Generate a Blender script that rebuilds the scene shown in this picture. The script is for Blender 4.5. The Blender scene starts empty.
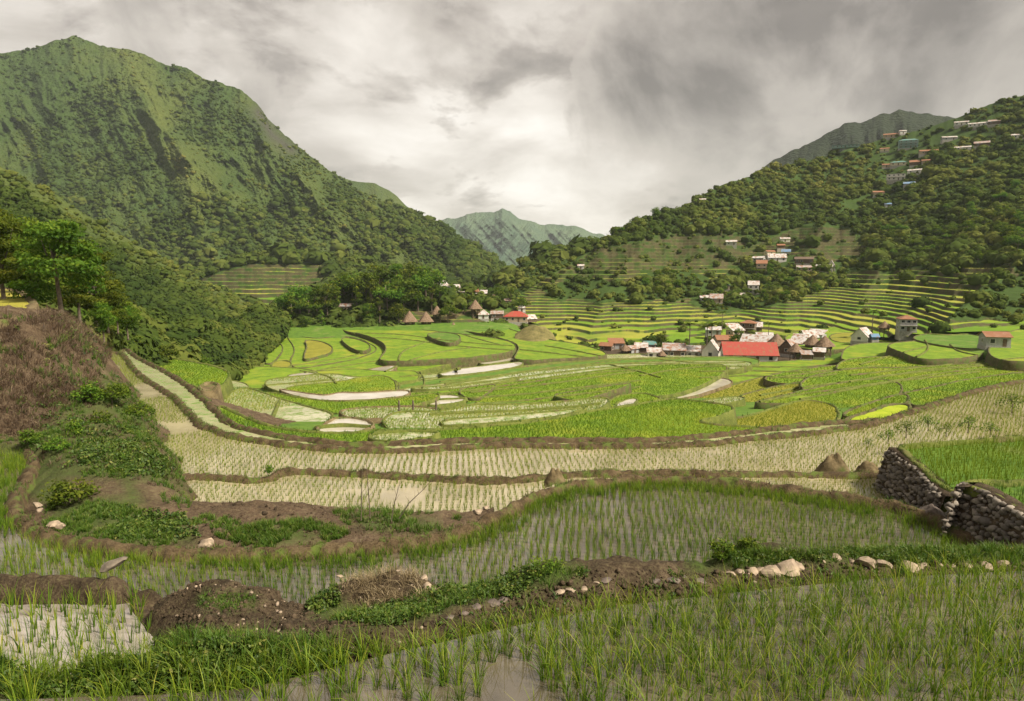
import bpy, math, random
import numpy as np
from mathutils import Vector, noise as mnoise

rng = np.random.default_rng(7)
random.seed(7)
SC = bpy.context.scene
COL = SC.collection
F = 683.0
CX, CY = 512.0, 350.5
PITCH = math.atan(88.5 / F)
SP, CP = math.sin(PITCH), math.cos(PITCH)

# ------------------------------------------------------------------ camera maths
def ray(u, v):
    u = np.asarray(u, float); v = np.asarray(v, float)
    a = (u - CX) / F; b = (CY - v) / F
    return np.stack([a + 0 * b, CP + b * SP + 0 * a, -SP + b * CP + 0 * a], -1)

def at_d(u, v, d):
    return ray(u, v) * np.asarray(d, float)[..., None]

def at_z(u, v, z):
    r = ray(u, v)
    return r * (np.asarray(z, float) / r[..., 2])[..., None]

def at_y(u, v, y):
    r = ray(u, v)
    return r * (np.asarray(y, float) / r[..., 1])[..., None]

def pyz(u, y, z):
    d = y * CP - z * SP
    return np.array([(u - CX) / F * d, y, z])

def project(P):
    P = np.asarray(P, float)
    d = P[..., 1] * CP - P[..., 2] * SP
    up = P[..., 1] * SP + P[..., 2] * CP
    d = np.where(d < 0.1, 0.1, d)
    return CX + F * P[..., 0] / d, CY - F * up / d

# ------------------------------------------------------------------ numpy helpers
def _hash(ix, iy, s):
    h = (ix * 374761393 + iy * 668265263 + s * 974711) & 0x7fffffff
    h = ((h ^ (h >> 13)) * 1274126177) & 0x7fffffff
    h = h ^ (h >> 16)
    return (h & 0xffff) / 65535.0

def vnoise(x, y, s=0):
    x = np.asarray(x, float); y = np.asarray(y, float)
    ix = np.floor(x).astype(np.int64); iy = np.floor(y).astype(np.int64)
    fx = x - ix; fy = y - iy
    fx = fx * fx * (3 - 2 * fx); fy = fy * fy * (3 - 2 * fy)
    a = _hash(ix, iy, s); b = _hash(ix + 1, iy, s); c = _hash(ix, iy + 1, s); d = _hash(ix + 1, iy + 1, s)
    return (a * (1 - fx) + b * fx) * (1 - fy) + (c * (1 - fx) + d * fx) * fy

def fbm(x, y, oct=4, s=0, gain=0.5):
    t = 0; a = 1; n = 0
    for o in range(oct):
        t = t + a * vnoise(x * 2 ** o + 17.3 * o, y * 2 ** o - 9.1 * o, s + o); n += a; a *= gain
    return t / n            # 0..1

def ridged(x, y, oct=4, s=0, gain=0.5):
    t = 0; a = 1; n = 0
    for o in range(oct):
        r = 1 - np.abs(2 * vnoise(x * 2 ** o + 3.7 * o, y * 2 ** o + 5.9 * o, s + o) - 1)
        t = t + a * r; n += a; a *= gain
    return t / n

def sstep(a, b, x):
    t = np.clip((np.asarray(x, float) - a) / (b - a), 0, 1)
    return t * t * (3 - 2 * t)

def inpoly(x, y, poly):
    x = np.asarray(x, float); y = np.asarray(y, float)
    poly = np.asarray(poly, float)
    res = np.zeros(x.shape, bool)
    n = len(poly); j = n - 1
    for i in range(n):
        xi, yi = poly[i]; xj, yj = poly[j]
        if yi != yj:
            c = ((yi > y) != (yj > y)) & (x < (xj - xi) * (y - yi) / (yj - yi) + xi)
            res ^= c
        j = i
    return res

def chaikin(p, n=2, closed=True):
    p = np.asarray(p, float)
    for _ in range(n):
        if closed:
            q = np.roll(p, -1, 0)
            p = np.stack([.75 * p + .25 * q, .25 * p + .75 * q], 1).reshape(-1, p.shape[1])
        else:
            a, b = p[:-1], p[1:]
            m = np.stack([.75 * a + .25 * b, .25 * a + .75 * b], 1).reshape(-1, p.shape[1])
            p = np.vstack([p[:1], m, p[-1:]])
    return p

def resample(p, step, closed=True):
    p = np.asarray(p, float)
    if closed: p = np.vstack([p, p[:1]])
    d = np.sqrt((np.diff(p, axis=0) ** 2).sum(1)); s = np.concatenate([[0], np.cumsum(d)])
    n = max(4, int(s[-1] / step))
    t = np.linspace(0, s[-1], n + 1)
    out = np.stack([np.interp(t, s, p[:, k]) for k in range(p.shape[1])], 1)
    return out[:-1] if closed else out

def segdist(x, y, line):
    """distance of points to a polyline"""
    best = np.full(np.shape(x), 1e9)
    for (ax, ay), (bx, by) in zip(line[:-1], line[1:]):
        dx, dy = bx - ax, by - ay
        t = np.clip(((x - ax) * dx + (y - ay) * dy) / (dx * dx + dy * dy + 1e-9), 0, 1)
        best = np.minimum(best, np.hypot(x - ax - t * dx, y - ay - t * dy))
    return best

# ------------------------------------------------------------------ objects
def tag(o, label=None, cat=None, group=None, kind=None):
    if label: o['label'] = label
    if cat: o['category'] = cat
    if group: o['group'] = group
    if kind: o['kind'] = kind
    return o

def link(o, parent=None):
    COL.objects.link(o)
    if parent is not None: o.parent = parent
    return o

def empty(name, loc, rz=0.0, scale=1.0):
    o = bpy.data.objects.new(name, None); COL.objects.link(o)
    o.empty_display_size = 0.3
    o.location = Vector([float(c) for c in loc]); o.rotation_euler = (0, 0, rz)
    o.scale = (scale, scale, scale)
    return o

def mk_mesh(name, V, Fs, mats, attrs=None, fmat=None, smooth=False):
    """V (n,3); Fs list of int arrays (m,k) with the same or different k; mats list; fmat per face"""
    if isinstance(Fs, np.ndarray): Fs = [Fs]
    me = bpy.data.meshes.new(name)
    V = np.asarray(V, np.float32)
    me.vertices.add(len(V)); me.vertices.foreach_set('co', V.ravel())
    loops = np.concatenate([f.ravel() for f in Fs]).astype(np.int32)
    tot = np.concatenate([np.full(len(f), f.shape[1]) for f in Fs]).astype(np.int32)
    st = np.concatenate([[0], np.cumsum(tot)[:-1]]).astype(np.int32)
    me.loops.add(len(loops)); me.loops.foreach_set('vertex_index', loops)
    me.polygons.add(len(tot)); me.polygons.foreach_set('loop_start', st)
    me.polygons.foreach_set('loop_total', tot)
    if smooth: me.polygons.foreach_set('use_smooth', np.ones(len(tot), bool))
    for m in (mats if isinstance(mats, (list, tuple)) else [mats]): me.materials.append(m)
    if fmat is not None: me.polygons.foreach_set('material_index', np.asarray(fmat, np.int32))
    for k, a in (attrs or {}).items():
        at = me.attributes.new(k, 'FLOAT', 'POINT'); at.data.foreach_set('value', np.asarray(a, np.float32))
    me.update(calc_edges=True); me.validate()
    return me

def mk(name, V, Fs, mats, parent=None, attrs=None, fmat=None, smooth=False):
    o = bpy.data.objects.new(name, mk_mesh(name, V, Fs, mats, attrs, fmat, smooth))
    return link(o, parent)

def grid_faces(nr, nc):
    i = np.arange(nr * nc).reshape(nr, nc)
    return np.stack([i[:-1, :-1], i[:-1, 1:], i[1:, 1:], i[1:, :-1]], -1).reshape(-1, 4)

class MB:
    """collects simple shapes into one mesh"""
    def __init__(s): s.v = []; s.f = []; s.n = 0
    def add(s, V, Fl):
        s.v += [tuple(map(float, p)) for p in V]; s.f += [tuple(int(i) + s.n for i in f) for f in Fl]; s.n += len(V); return s
    def box(s, x0, x1, y0, y1, z0, z1):
        V = [(x0,y0,z0),(x1,y0,z0),(x1,y1,z0),(x0,y1,z0),(x0,y0,z1),(x1,y0,z1),(x1,y1,z1),(x0,y1,z1)]
        return s.add(V, [(0,3,2,1),(4,5,6,7),(0,1,5,4),(1,2,6,5),(2,3,7,6),(3,0,4,7)])
    def tube(s, path, radii, n=7):
        path = [Vector(p) for p in path]; V = []; Fl = []
        for i, p in enumerate(path):
            d = (path[min(i+1, len(path)-1)] - path[max(i-1, 0)]).normalized()
            a = d.orthogonal().normalized() if abs(d.z) < .95 else Vector((1, 0, 0))
            a = (a - d * a.dot(d)).normalized(); b = d.cross(a)
            for k in range(n):
                t = 2 * math.pi * k / n
                V.append(p + (a * math.cos(t) + b * math.sin(t)) * radii[i])
        for i in range(len(path) - 1):
            for k in range(n):
                Fl.append((i*n+k, i*n+(k+1) % n, (i+1)*n+(k+1) % n, (i+1)*n+k))
        Fl.append(tuple(range((len(path)-1)*n, len(path)*n))); Fl.append(tuple(reversed(range(n))))
        return s.add(V, Fl)
    def prism(s, poly, axis, a, b):
        """poly of 2D points in the plane normal to axis ('x' or 'y'), extruded a..b"""
        P = []
        for t in (a, b):
            for (p, q) in poly: P.append((t, p, q) if axis == 'x' else (p, t, q))
        n = len(poly)
        Fl = [tuple(range(n)), tuple(reversed(range(n, 2*n)))] + [(i, n+i, n+(i+1) % n, (i+1) % n) for i in range(n)]
        return s.add(P, Fl)
    def mesh(s, name, mat, smooth=False):
        me = bpy.data.meshes.new(name); me.from_pydata(s.v, [], s.f); me.materials.append(mat)
        import bmesh
        bm = bmesh.new(); bm.from_mesh(me); bmesh.ops.recalc_face_normals(bm, faces=bm.faces); bm.to_mesh(me); bm.free()
        if smooth: me.polygons.foreach_set('use_smooth', np.ones(len(me.polygons), bool))
        return me
    def build(s, name, mat, parent=None, smooth=False):
        return link(bpy.data.objects.new(name, s.mesh(name, mat, smooth)), parent)

# ------------------------------------------------------------------ materials
def new_mat(name):
    m = bpy.data.materials.new(name); m.use_nodes = True
    nt = m.node_tree; b = nt.nodes['Principled BSDF']; out = nt.nodes['Material Output']
    return m, nt, b, out

def nd(nt, t, **kw):
    n = nt.nodes.new(t)
    for k, v in kw.items():
        if k in n.inputs: n.inputs[k].default_value = v
        else: setattr(n, k, v)
    return n

def ramp(nt, stops, fac=None):
    r = nt.nodes.new('ShaderNodeValToRGB'); e = r.color_ramp.elements
    while len(e) > len(stops): e.remove(e[-1])
    while len(e) < len(stops): e.new(0.5)
    for el, (p, c) in zip(e, stops):
        el.position = p; el.color = (*c, 1) if len(c) == 3 else c
    if fac is not None: nt.links.new(fac, r.inputs[0])
    return r

def tnoise(nt, scale, detail=4, rough=.55, vec=None, dist=0.0):
    n = nt.nodes.new('ShaderNodeTexNoise'); n.inputs['Scale'].default_value = scale
    n.inputs['Detail'].default_value = detail; n.inputs['Roughness'].default_value = rough
    n.inputs['Distortion'].default_value = dist
    if vec is not None: nt.links.new(vec, n.inputs['Vector'])
    return n

def mixc(nt, fac, a, b, mode='MIX'):
    m = nt.nodes.new('ShaderNodeMix'); m.data_type = 'RGBA'; m.blend_type = mode
    for sock, val in ((m.inputs[0], fac), (m.inputs[6], a), (m.inputs[7], b)):
        if hasattr(val, 'links'): nt.links.new(val, sock)
        elif isinstance(val, (int, float)): sock.default_value = val
        else: sock.default_value = (*val, 1)
    return m.outputs[2]

def math_n(nt, op, a, b=0.0, c=0.0, clamp=False):
    m = nt.nodes.new('ShaderNodeMath'); m.operation = op; m.use_clamp = clamp
    for i, x in enumerate((a, b, c)):
        if hasattr(x, 'links'): nt.links.new(x, m.inputs[i])
        else: m.inputs[i].default_value = x
    return m.outputs[0]

def attr(nt, name):
    a = nt.nodes.new('ShaderNodeAttribute'); a.attribute_name = name; return a.outputs['Fac']

def objco(nt):
    return nt.nodes.new('ShaderNodeTexCoord').outputs['Object']

def bump(nt, b, h, strength=.5, dist=.05):
    n = nt.nodes.new('ShaderNodeBump'); n.inputs['Strength'].default_value = strength
    n.inputs['Distance'].default_value = dist
    nt.links.new(h, n.inputs['Height']); nt.links.new(n.outputs[0], b.inputs['Normal'])

def soil(name, c_dark, c_mid, c_light, scale=3.0, bmp=.6, bdist=.06, rough=.95, spots=None):
    m, nt, b, out = new_mat(name)
    co = objco(nt)
    n1 = tnoise(nt, scale, 8, .62, co); n2 = tnoise(nt, scale * 7, 5, .6, co)
    f = math_n(nt, 'ADD', math_n(nt, 'MULTIPLY', n1.outputs[0], .6), math_n(nt, 'MULTIPLY', n2.outputs[0], .4))
    r = ramp(nt, [(.36, c_dark), (.5, c_mid), (.64, c_light)], f)
    col = r.outputs[0]
    if spots:
        n3 = tnoise(nt, spots[1], 5, .6, co)
        s = ramp(nt, [(spots[2], (0, 0, 0)), (spots[2] + .1, (1, 1, 1))], n3.outputs[0])
        col = mixc(nt, s.outputs[0], col, spots[0])
    nt.links.new(col, b.inputs['Base Color']); b.inputs['Roughness'].default_value = rough
    b.inputs['Specular IOR Level'].default_value = .2
    bump(nt, b, f, bmp, bdist)
    return m

def leafmat(name, stops, trans=.35, rough=.55, obj_rand=0.0, spec=.3):
    """colour from the per-leaf attribute rnd"""
    m, nt, b, out = new_mat(name)
    a = attr(nt, 'rnd')
    r = ramp(nt, stops, a); col = r.outputs[0]
    if obj_rand:
        oi = nt.nodes.new('ShaderNodeObjectInfo')
        hs = nt.nodes.new('ShaderNodeHueSaturation')
        nt.links.new(col, hs.inputs['Color'])
        nt.links.new(math_n(nt, 'MULTIPLY_ADD', oi.outputs['Random'], .05, .475), hs.inputs['Hue'])
        nt.links.new(math_n(nt, 'MULTIPLY_ADD', oi.outputs['Random'], obj_rand, 1 - obj_rand * .5), hs.inputs['Value'])
        col = hs.outputs[0]
    nt.links.new(col, b.inputs['Base Color']); b.inputs['Roughness'].default_value = rough
    b.inputs['Specular IOR Level'].default_value = spec
    t = nt.nodes.new('ShaderNodeBsdfTranslucent'); nt.links.new(mixc(nt, .5, col, (1, .95, .35), 'MULTIPLY'), t.inputs[0])
    mx = nt.nodes.new('ShaderNodeMixShader'); mx.inputs[0].default_value = trans
    nt.links.new(b.outputs[0], mx.inputs[1]); nt.links.new(t.outputs[0], mx.inputs[2])
    nt.links.new(mx.outputs[0], out.inputs[0])
    return m

def watermat(name, c1, c2, scale=.6, rough=.06, bmp=.03, green=None, ior=1.7):
    m, nt, b, out = new_mat(name)
    co = objco(nt)
    n = tnoise(nt, scale, 5, .6, co)
    col = ramp(nt, [(.38, c1), (.62, c2)], n.outputs[0]).outputs[0]
    if green:
        g = tnoise(nt, green[1], 4, .65, co)
        gs = ramp(nt, [(green[2], (0, 0, 0)), (green[2] + .12, (1, 1, 1))], g.outputs[0])
        col = mixc(nt, gs.outputs[0], col, green[0])
        nt.links.new(math_n(nt, 'MULTIPLY_ADD', gs.outputs[0], .6, rough), b.inputs['Roughness'])
    else:
        b.inputs['Roughness'].default_value = rough
    nt.links.new(col, b.inputs['Base Color'])
    b.inputs['IOR'].default_value = ior
    w = tnoise(nt, 6.0, 3, .5, co)
    bump(nt, b, w.outputs[0], bmp, .02)
    return m

def flat(name, c, rough=.7, metal=0.0, var=.25, scale=2.0, bmp=0.0):
    m, nt, b, out = new_mat(name)
    co = objco(nt)
    n = tnoise(nt, scale, 6, .6, co)
    lo = tuple(x * (1 - var) for x in c); hi = tuple(min(1, x * (1 + var)) for x in c)
    nt.links.new(ramp(nt, [(.35, lo), (.65, hi)], n.outputs[0]).outputs[0], b.inputs['Base Color'])
    b.inputs['Roughness'].default_value = rough; b.inputs['Metallic'].default_value = metal
    if bmp: bump(nt, b, n.outputs[0], bmp, .03)
    return m

def tin(name, c, rust=.3):
    m, nt, b, out = new_mat(name)
    co = objco(nt)
    n = tnoise(nt, .9, 7, .65, co)
    rs = ramp(nt, [(.62 - rust * .35, (0, 0, 0)), (.75 - rust * .3, (1, 1, 1))], n.outputs[0])
    n2 = tnoise(nt, 4, 4, .6, co)
    base = mixc(nt, n2.outputs[0], tuple(x * .75 for x in c), tuple(min(1, x * 1.15) for x in c))
    nt.links.new(mixc(nt, rs.outputs[0], base, (.22, .10, .05)), b.inputs['Base Color'])
    b.inputs['Roughness'].default_value = .6; b.inputs['Specular IOR Level'].default_value = .25
    w = nt.nodes.new('ShaderNodeTexWave'); w.inputs['Scale'].default_value = 2.2; w.bands_direction = 'X'
    nt.links.new(co, w.inputs['Vector']); bump(nt, b, w.outputs['Fac'], .5, .04)
    return m

MUD = soil('mud', (.021, .015, .009), (.052, .037, .022), (.11, .080, .050), 3.0, .9, .07)
BUND = soil('bund_soil', (.030, .021, .011), (.068, .047, .024), (.12, .090, .048), 2.2, .8, .08, spots=((.075, .10, .02), 1.6, .52))
BUNDG = soil('grassy_bund', (.055, .065, .016), (.095, .115, .022), (.15, .16, .04), .8, .8, .12, spots=((.10, .075, .04), .35, .58))
LEVEE = soil('levee_earth', (.06, .045, .022), (.12, .09, .045), (.19, .15, .08), .7, .8, .12, spots=((.08, .11, .02), .45, .56))
M_WATER_NEAR = watermat('paddy_water_near', (.055, .045, .029), (.115, .095, .064), .9, .04, .025, ior=2.1)
M_WATER_SILT = watermat('silty_paddy_water', (.20, .175, .15), (.30, .265, .23), .7, .03, .025, ior=2.1)
M_WATER = watermat('paddy_water', (.25, .215, .13), (.36, .31, .20), .35, .04, .02)
M_POND = watermat('pond_water', (.34, .31, .24), (.46, .42, .35), .25, .04, .02)
M_SEED = watermat('seedling_water', (.30, .30, .15), (.40, .39, .23), .30, .05, .02, ((.11, .18, .022), 1.1, .48))
M_GREEN = soil('rice_green', (.065, .120, .008), (.115, .190, .010), (.19, .26, .018), .45, .8, .14, rough=.8, spots=((.20, .23, .02), .10, .54))
M_GREEN2 = soil('rice_deep_green', (.045, .095, .012), (.075, .145, .014), (.11, .18, .022), .5, .6, .10, rough=.8, spots=((.13, .17, .04), .18, .55))
M_OLIVE = soil('rice_olive', (.12, .13, .012), (.18, .175, .018), (.23, .22, .03), .3, .5, .10, rough=.8)
M_YELLOW = soil('rice_nursery', (.16, .22, .010), (.24, .31, .012), (.32, .36, .03), .9, .5, .08, rough=.8)
M_GOLD = soil('ripe_rice', (.18, .18, .02), (.26, .24, .03), (.30, .26, .06), .6, .5, .08, rough=.8)
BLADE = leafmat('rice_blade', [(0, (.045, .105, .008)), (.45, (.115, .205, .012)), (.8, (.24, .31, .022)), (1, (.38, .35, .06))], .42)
BLADE_Y = leafmat('rice_blade_young', [(0, (.08, .135, .010)), (.5, (.165, .23, .018)), (1, (.32, .33, .05))], .4)
BLADE_D = leafmat('rice_blade_dense', [(0, (.050, .105, .008)), (.5, (.115, .185, .012)), (1, (.23, .28, .03))], .4)
GRASS = leafmat('grass_blade', [(0, (.035, .085, .010)), (.5, (.075, .15, .014)), (.85, (.15, .21, .03)), (1, (.26, .22, .08))], .35)
WEED = leafmat('weed_leaf', [(0, (.022, .050, .008)), (.5, (.055, .105, .013)), (.85, (.12, .17, .022)), (1, (.20, .20, .05))], .35)
DRY = leafmat('dry_stem', [(0, (.045, .027, .017)), (.5, (.10, .065, .040)), (.85, (.17, .12, .075)), (1, (.30, .24, .13))], .15)
LEAF = leafmat('tree_leaf', [(0, (.036, .076, .009)), (.5, (.092, .155, .015)), (.85, (.175, .225, .024)), (1, (.26, .28, .038))], .46, rough=.75, obj_rand=.6, spec=.12)
LEAF_FAR = leafmat('canopy_leaf', [(0, (.030, .052, .012)), (.4, (.064, .094, .018)), (.75, (.125, .145, .030)), (1, (.20, .19, .050))], .30, rough=.95, spec=.03)
BARK = flat('bark', (.11, .085, .06), .9, var=.4, scale=3, bmp=.5)
STONE_PALE = flat('pale_stone', (.26, .20, .14), .85, var=.4, scale=5, bmp=.6)
STONE_DARK = flat('dark_stone', (.11, .085, .07), .9, var=.5, scale=5, bmp=.6)
STONE_WALL = None
HAZE = 5e-5
# ------------------------------------------------------------------ blades and leaves
def blades(P, H, W, ang, lean, seg=2, rnd=None, face=None, base=None):
    """n blades: base P, height H, width W, bend direction ang, bend amount lean -> V, list of faces, rnd"""
    n = len(P); up = np.array([0, 0, 1.0])
    hd = np.stack([np.cos(ang), np.sin(ang), 0 * ang], -1)
    fa = rng.uniform(0, np.pi, n) if face is None else face
    sd = np.stack([np.cos(fa), np.sin(fa), 0 * fa], -1)
    rows = []
    for i in range(seg):
        s = i / seg
        c = P + up * (H * (s - .35 * lean * s * s))[:, None] + hd * (H * lean * s * s)[:, None]
        w = (W * (1 - .55 * s) * .5)[:, None]
        rows += [c - sd * w, c + sd * w]
    rows.append(P + up * (H * (1 - .35 * lean))[:, None] + hd * (H * lean)[:, None])
    k = 2 * seg + 1
    V = np.stack(rows, 1).reshape(-1, 3)
    b = np.arange(n)[:, None] * k
    Fs = []
    if seg > 1:
        q = np.concatenate([np.stack([2*i + 0*b[:, 0], 2*i+1 + 0*b[:, 0], 2*i+3 + 0*b[:, 0], 2*i+2 + 0*b[:, 0]], -1) + b for i in range(seg-1)])
        Fs.append(q)
    Fs.append(np.array([2*seg-2, 2*seg-1, 2*seg]) + b)
    if rnd is None: rnd = rng.uniform(0, 1, n)
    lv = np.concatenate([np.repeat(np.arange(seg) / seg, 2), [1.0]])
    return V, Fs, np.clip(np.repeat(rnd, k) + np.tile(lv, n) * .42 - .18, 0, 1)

def clumps(P, nb, H, spread, W, lean, seg=2, hvar=.3, rnd=None, rvar=.25):
    """grass clumps at points P: nb blades each"""
    n = len(P); N = n * nb
    PP = np.repeat(P, nb, 0).copy()
    a = rng.uniform(0, 2*np.pi, N); r = spread * np.sqrt(rng.uniform(0, 1, N))
    PP[:, 0] += r * np.cos(a); PP[:, 1] += r * np.sin(a)
    HH = np.repeat(np.broadcast_to(H, (n,)), nb) * rng.uniform(1 - hvar, 1 + hvar, N)
    R = np.clip(np.repeat(rng.uniform(.2, .7, n) if rnd is None else rnd, nb) + rng.uniform(-rvar, rvar, N), 0, 1)
    return blades(PP, HH, np.full(N, W) * rng.uniform(.7, 1.3, N), a + rng.normal(0, .5, N), np.abs(rng.normal(lean, lean * .5, N)), seg, R)

def leaves(C, S, Nrm, rnd=None, asp=.55, jit=.8):
    """leaf quads (diamond) at C with size S around normals Nrm"""
    n = len(C)
    N = Nrm + rng.normal(0, jit, (n, 3)); N /= np.linalg.norm(N, axis=1)[:, None] + 1e-9
    T = rng.normal(0, 1, (n, 3)); T -= N * (T * N).sum(1)[:, None]; T /= np.linalg.norm(T, axis=1)[:, None] + 1e-9
    B = np.cross(N, T); S = np.broadcast_to(S, (n,))[:, None]
    V = np.stack([C - T*S, C - B*S*asp, C + T*S, C + B*S*asp], 1).reshape(-1, 3)
    Fq = np.arange(n * 4).reshape(n, 4)
    if rnd is None: rnd = rng.uniform(0, 1, n)
    return V, Fq, np.repeat(rnd, 4)

class Acc:
    """accumulates arrays into one mesh"""
    def __init__(s): s.V = []; s.F = []; s.R = []; s.n = 0
    def add(s, V, Fs, R):
        if isinstance(Fs, np.ndarray): Fs = [Fs]
        for f in Fs: s.F.append(f + s.n)
        s.V.append(V); s.R.append(R); s.n += len(V)
    def build(s, name, mat, parent=None, smooth=False):
        if not s.V or not sum(len(v) for v in s.V): return {}
        q = [f for f in s.F if f.shape[1] == 4]; t = [f for f in s.F if f.shape[1] == 3]
        Fs = ([np.concatenate(q)] if q else []) + ([np.concatenate(t)] if t else [])
        return mk(name, np.concatenate(s.V), Fs, mat, parent, {'rnd': np.concatenate(s.R)}, smooth=smooth)

# ------------------------------------------------------------------ paddy terraces
FIELDS = {}
def field(name, pts, z, surf, bundmat, hb=.35, wb=.5, depth=3.0, res=.6, sm=2, noise=.35, surf_drop=.0, label=None):
    """one paddy: a prism with a rim (the earth bund) all round; pts are (u,v) traced on its water plane"""
    px = chaikin(np.array(pts, float), sm)
    W = at_z(px[:, 0], px[:, 1], z)[:, :2]
    W = resample(W, res)
    if ((W[:, 0] * np.roll(W[:, 1], -1) - np.roll(W[:, 0], -1) * W[:, 1]).sum()) < 0: W = W[::-1]
    n = len(W)
    T = np.roll(W, -2, 0) - np.roll(W, 2, 0); T /= np.linalg.norm(T, axis=1)[:, None] + 1e-9
    IN = np.stack([-T[:, 1], T[:, 0]], 1)
    f = 1.0 / max(res * 2.5, .8)
    nz = fbm(W[:, 0] * f, W[:, 1] * f, 3, 5) - .5
    nw = fbm(W[:, 0] * f + 40, W[:, 1] * f, 3, 9) - .5
    nf = fbm(W[:, 0] * f * 4, W[:, 1] * f * 4, 3, 15) - .5; ng = fbm(W[:, 0] * f * 5 + 9, W[:, 1] * f * 5, 2, 25) - .5
    h = hb * (1 + noise * (2.2 * nz + 1.3 * nf)); w = wb * (1 + noise * (1.6 * nw + 1.2 * ng))
    W = W + IN * (noise * wb * .9 * ng)[:, None]
    def ring(off, zz): return np.column_stack([W + IN * np.broadcast_to(off, (n,))[:, None], np.broadcast_to(zz, (n,))])
    rings = [ring(-.18 * depth, z - depth), ring(-.03 * depth + .15 * wb * nw, z - .2 * depth), ring(.08 * w, z + h * .8), ring(.35 * w, z + h * 1.05), ring(.72 * w + .25 * w * nf, z + h * .85), ring(w * (1.05 + .5 * nf), z + h * .25), ring(w * 1.3 + .1, z - .25)]
    V = np.concatenate(rings); idx = np.arange(n); nx = (idx + 1) % n
    Fq = np.concatenate([np.stack([k*n + idx, k*n + nx, (k+1)*n + nx, (k+1)*n + idx], -1) for k in range(len(rings) - 1)])
    base = len(V)
    V = np.concatenate([V, ring(0.02, z - surf_drop)])
    me = bpy.data.meshes.new(name)
    faces = Fq.tolist() + [list(range(base, base + n))]
    me.from_pydata(V.tolist(), [], faces)
    me.materials.append(bundmat); me.materials.append(surf)
    mi = np.zeros(len(faces), np.int32); mi[-1] = 1
    me.polygons.foreach_set('material_index', mi)
    sm_ = np.ones(len(faces), bool); sm_[-1] = False; me.polygons.foreach_set('use_smooth', sm_)
    me.update()
    o = link(bpy.data.objects.new(name, me)); tag(o, kind='structure', label=label)
    FIELDS.setdefault(name, []).append((W, z, wb, IN, h))
    return W, IN, h, w

def rows_in(W, spacing, ang, wb, jit=.12, margin=0.0):
    """planting grid inside polygon W (world xy)"""
    c, s = math.cos(ang), math.sin(ang)
    R = np.array([[c, -s], [s, c]])
    Q = W @ R
    x0, y0 = Q.min(0); x1, y1 = Q.max(0)
    gx, gy = np.meshgrid(np.arange(x0, x1, spacing), np.arange(y0, y1, spacing * 1.1))
    P = np.stack([gx.ravel(), gy.ravel()], 1)
    P += rng.normal(0, spacing * jit, P.shape)
    P = P @ R.T
    u, v = project(np.column_stack([P, np.zeros(len(P))]))
    ok = inpoly(P[:, 0], P[:, 1], W)
    P = P[ok]
    if len(P) and wb > 0:
        ln = np.vstack([W, W[:1]])
        if len(P) < 60000:
            step = max(1, len(W) // 120)
            ln = np.vstack([W[::step], W[:1]])
            d = segdist(P[:, 0], P[:, 1], ln)
            P = P[d > wb]
    return P

def visible(P3, m=25, v0=-1e9, v1=1e9):
    u, v = project(P3)
    return (u > -m) & (u < 1024 + m) & (v < 701 + m) & (v > v0) & (v < v1)

# ---- near terraces
EL = [(-160,436),(-60,438),(0,438),(30,452),(42,462),(36,478),(24,495),(22,512),(35,528),(70,542),(120,550),(180,554),(260,554),(330,552),(400,546),(450,538),(490,520),(520,504),(550,492),(590,484),(650,480),(700,482),(760,488),(830,498),(890,508),(935,520),(960,535),(985,548),(1040,552),(1300,560)]
W_A, *_ = field('rice_paddy', [(-90,700),(100,696),(250,689),(330,666),(420,646),(520,624),(600,607),(700,595),(800,585),(900,576),(1024,570),(1110,568),(1400,566),(1500,700),(1700,1000),(500,1000),(-500,1000),(-300,700)], -4.0, M_WATER_NEAR, MUD, -.06, .1, .6, .3)
W_C, *_ = field('rice_paddy', [(-60,584),(0,586),(60,588),(120,589),(143,590),(146,604),(152,616),(168,626),(192,634),(180,690),(60,700),(-120,700)], -5.4, M_WATER_SILT, MUD, .02, .2, 4, .15, noise=.3)
W_B, IN_B, h_B, w_B = field('rice_paddy', EL + [(1320,600),(700,612),(400,640),(0,640),(-120,640),(-220,560)], -9.0, M_WATER_NEAR, BUND, .30, .46, 6, .14, noise=.38)
W_F, *_ = field('rice_paddy', [(170,484),(188,477),(218,478),(256,482),(270,479),(286,472),(353,474),(430,479),(506,483),(545,477),(600,474),(700,475),(800,475),(862,477),(905,470),(925,500),(925,530),(700,510),(560,520),(500,545),(440,570),(200,570),(168,530)], -10.5, M_WATER, BUND, .26, .40, 5, .16, noise=.38)
C0 = [(112,353),(126,354),(136,371),(154,384),(175,396),(190,411),(203,426),(231,436),(260,442),(330,450),(400,452),(450,449),(506,445),(560,447),(640,447),(700,445),(740,440),(800,435),(830,431),(860,427),(884,420),(920,409),(952,398),(994,386),(1040,379),(1250,360)]
W_G, *_ = field('rice_paddy', C0 + [(1300,380),(1300,440),(1000,470),(900,500),(700,500),(500,500),(300,500),(190,500),(150,480),(140,440),(120,410),(95,375),(90,352)], -11.5, M_WATER, BUND, .30, .50, 6, .2, noise=.38)
C1 = [(125,346),(138,358),(164,370),(190,385),(216,408),(231,424),(250,430),(290,438),(336,444),(378,445),(450,441),(550,441),(600,441),(630,442),(708,437),(770,430),(830,422),(860,424),(880,418)]
field('rice_paddy', C1 + [(884,432),(830,443),(740,452),(560,460),(330,464),(231,450),(190,425),(150,396),(112,360)], -12.6, M_SEED, BUND, .30, .50, 6, .3, noise=.38)

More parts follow.
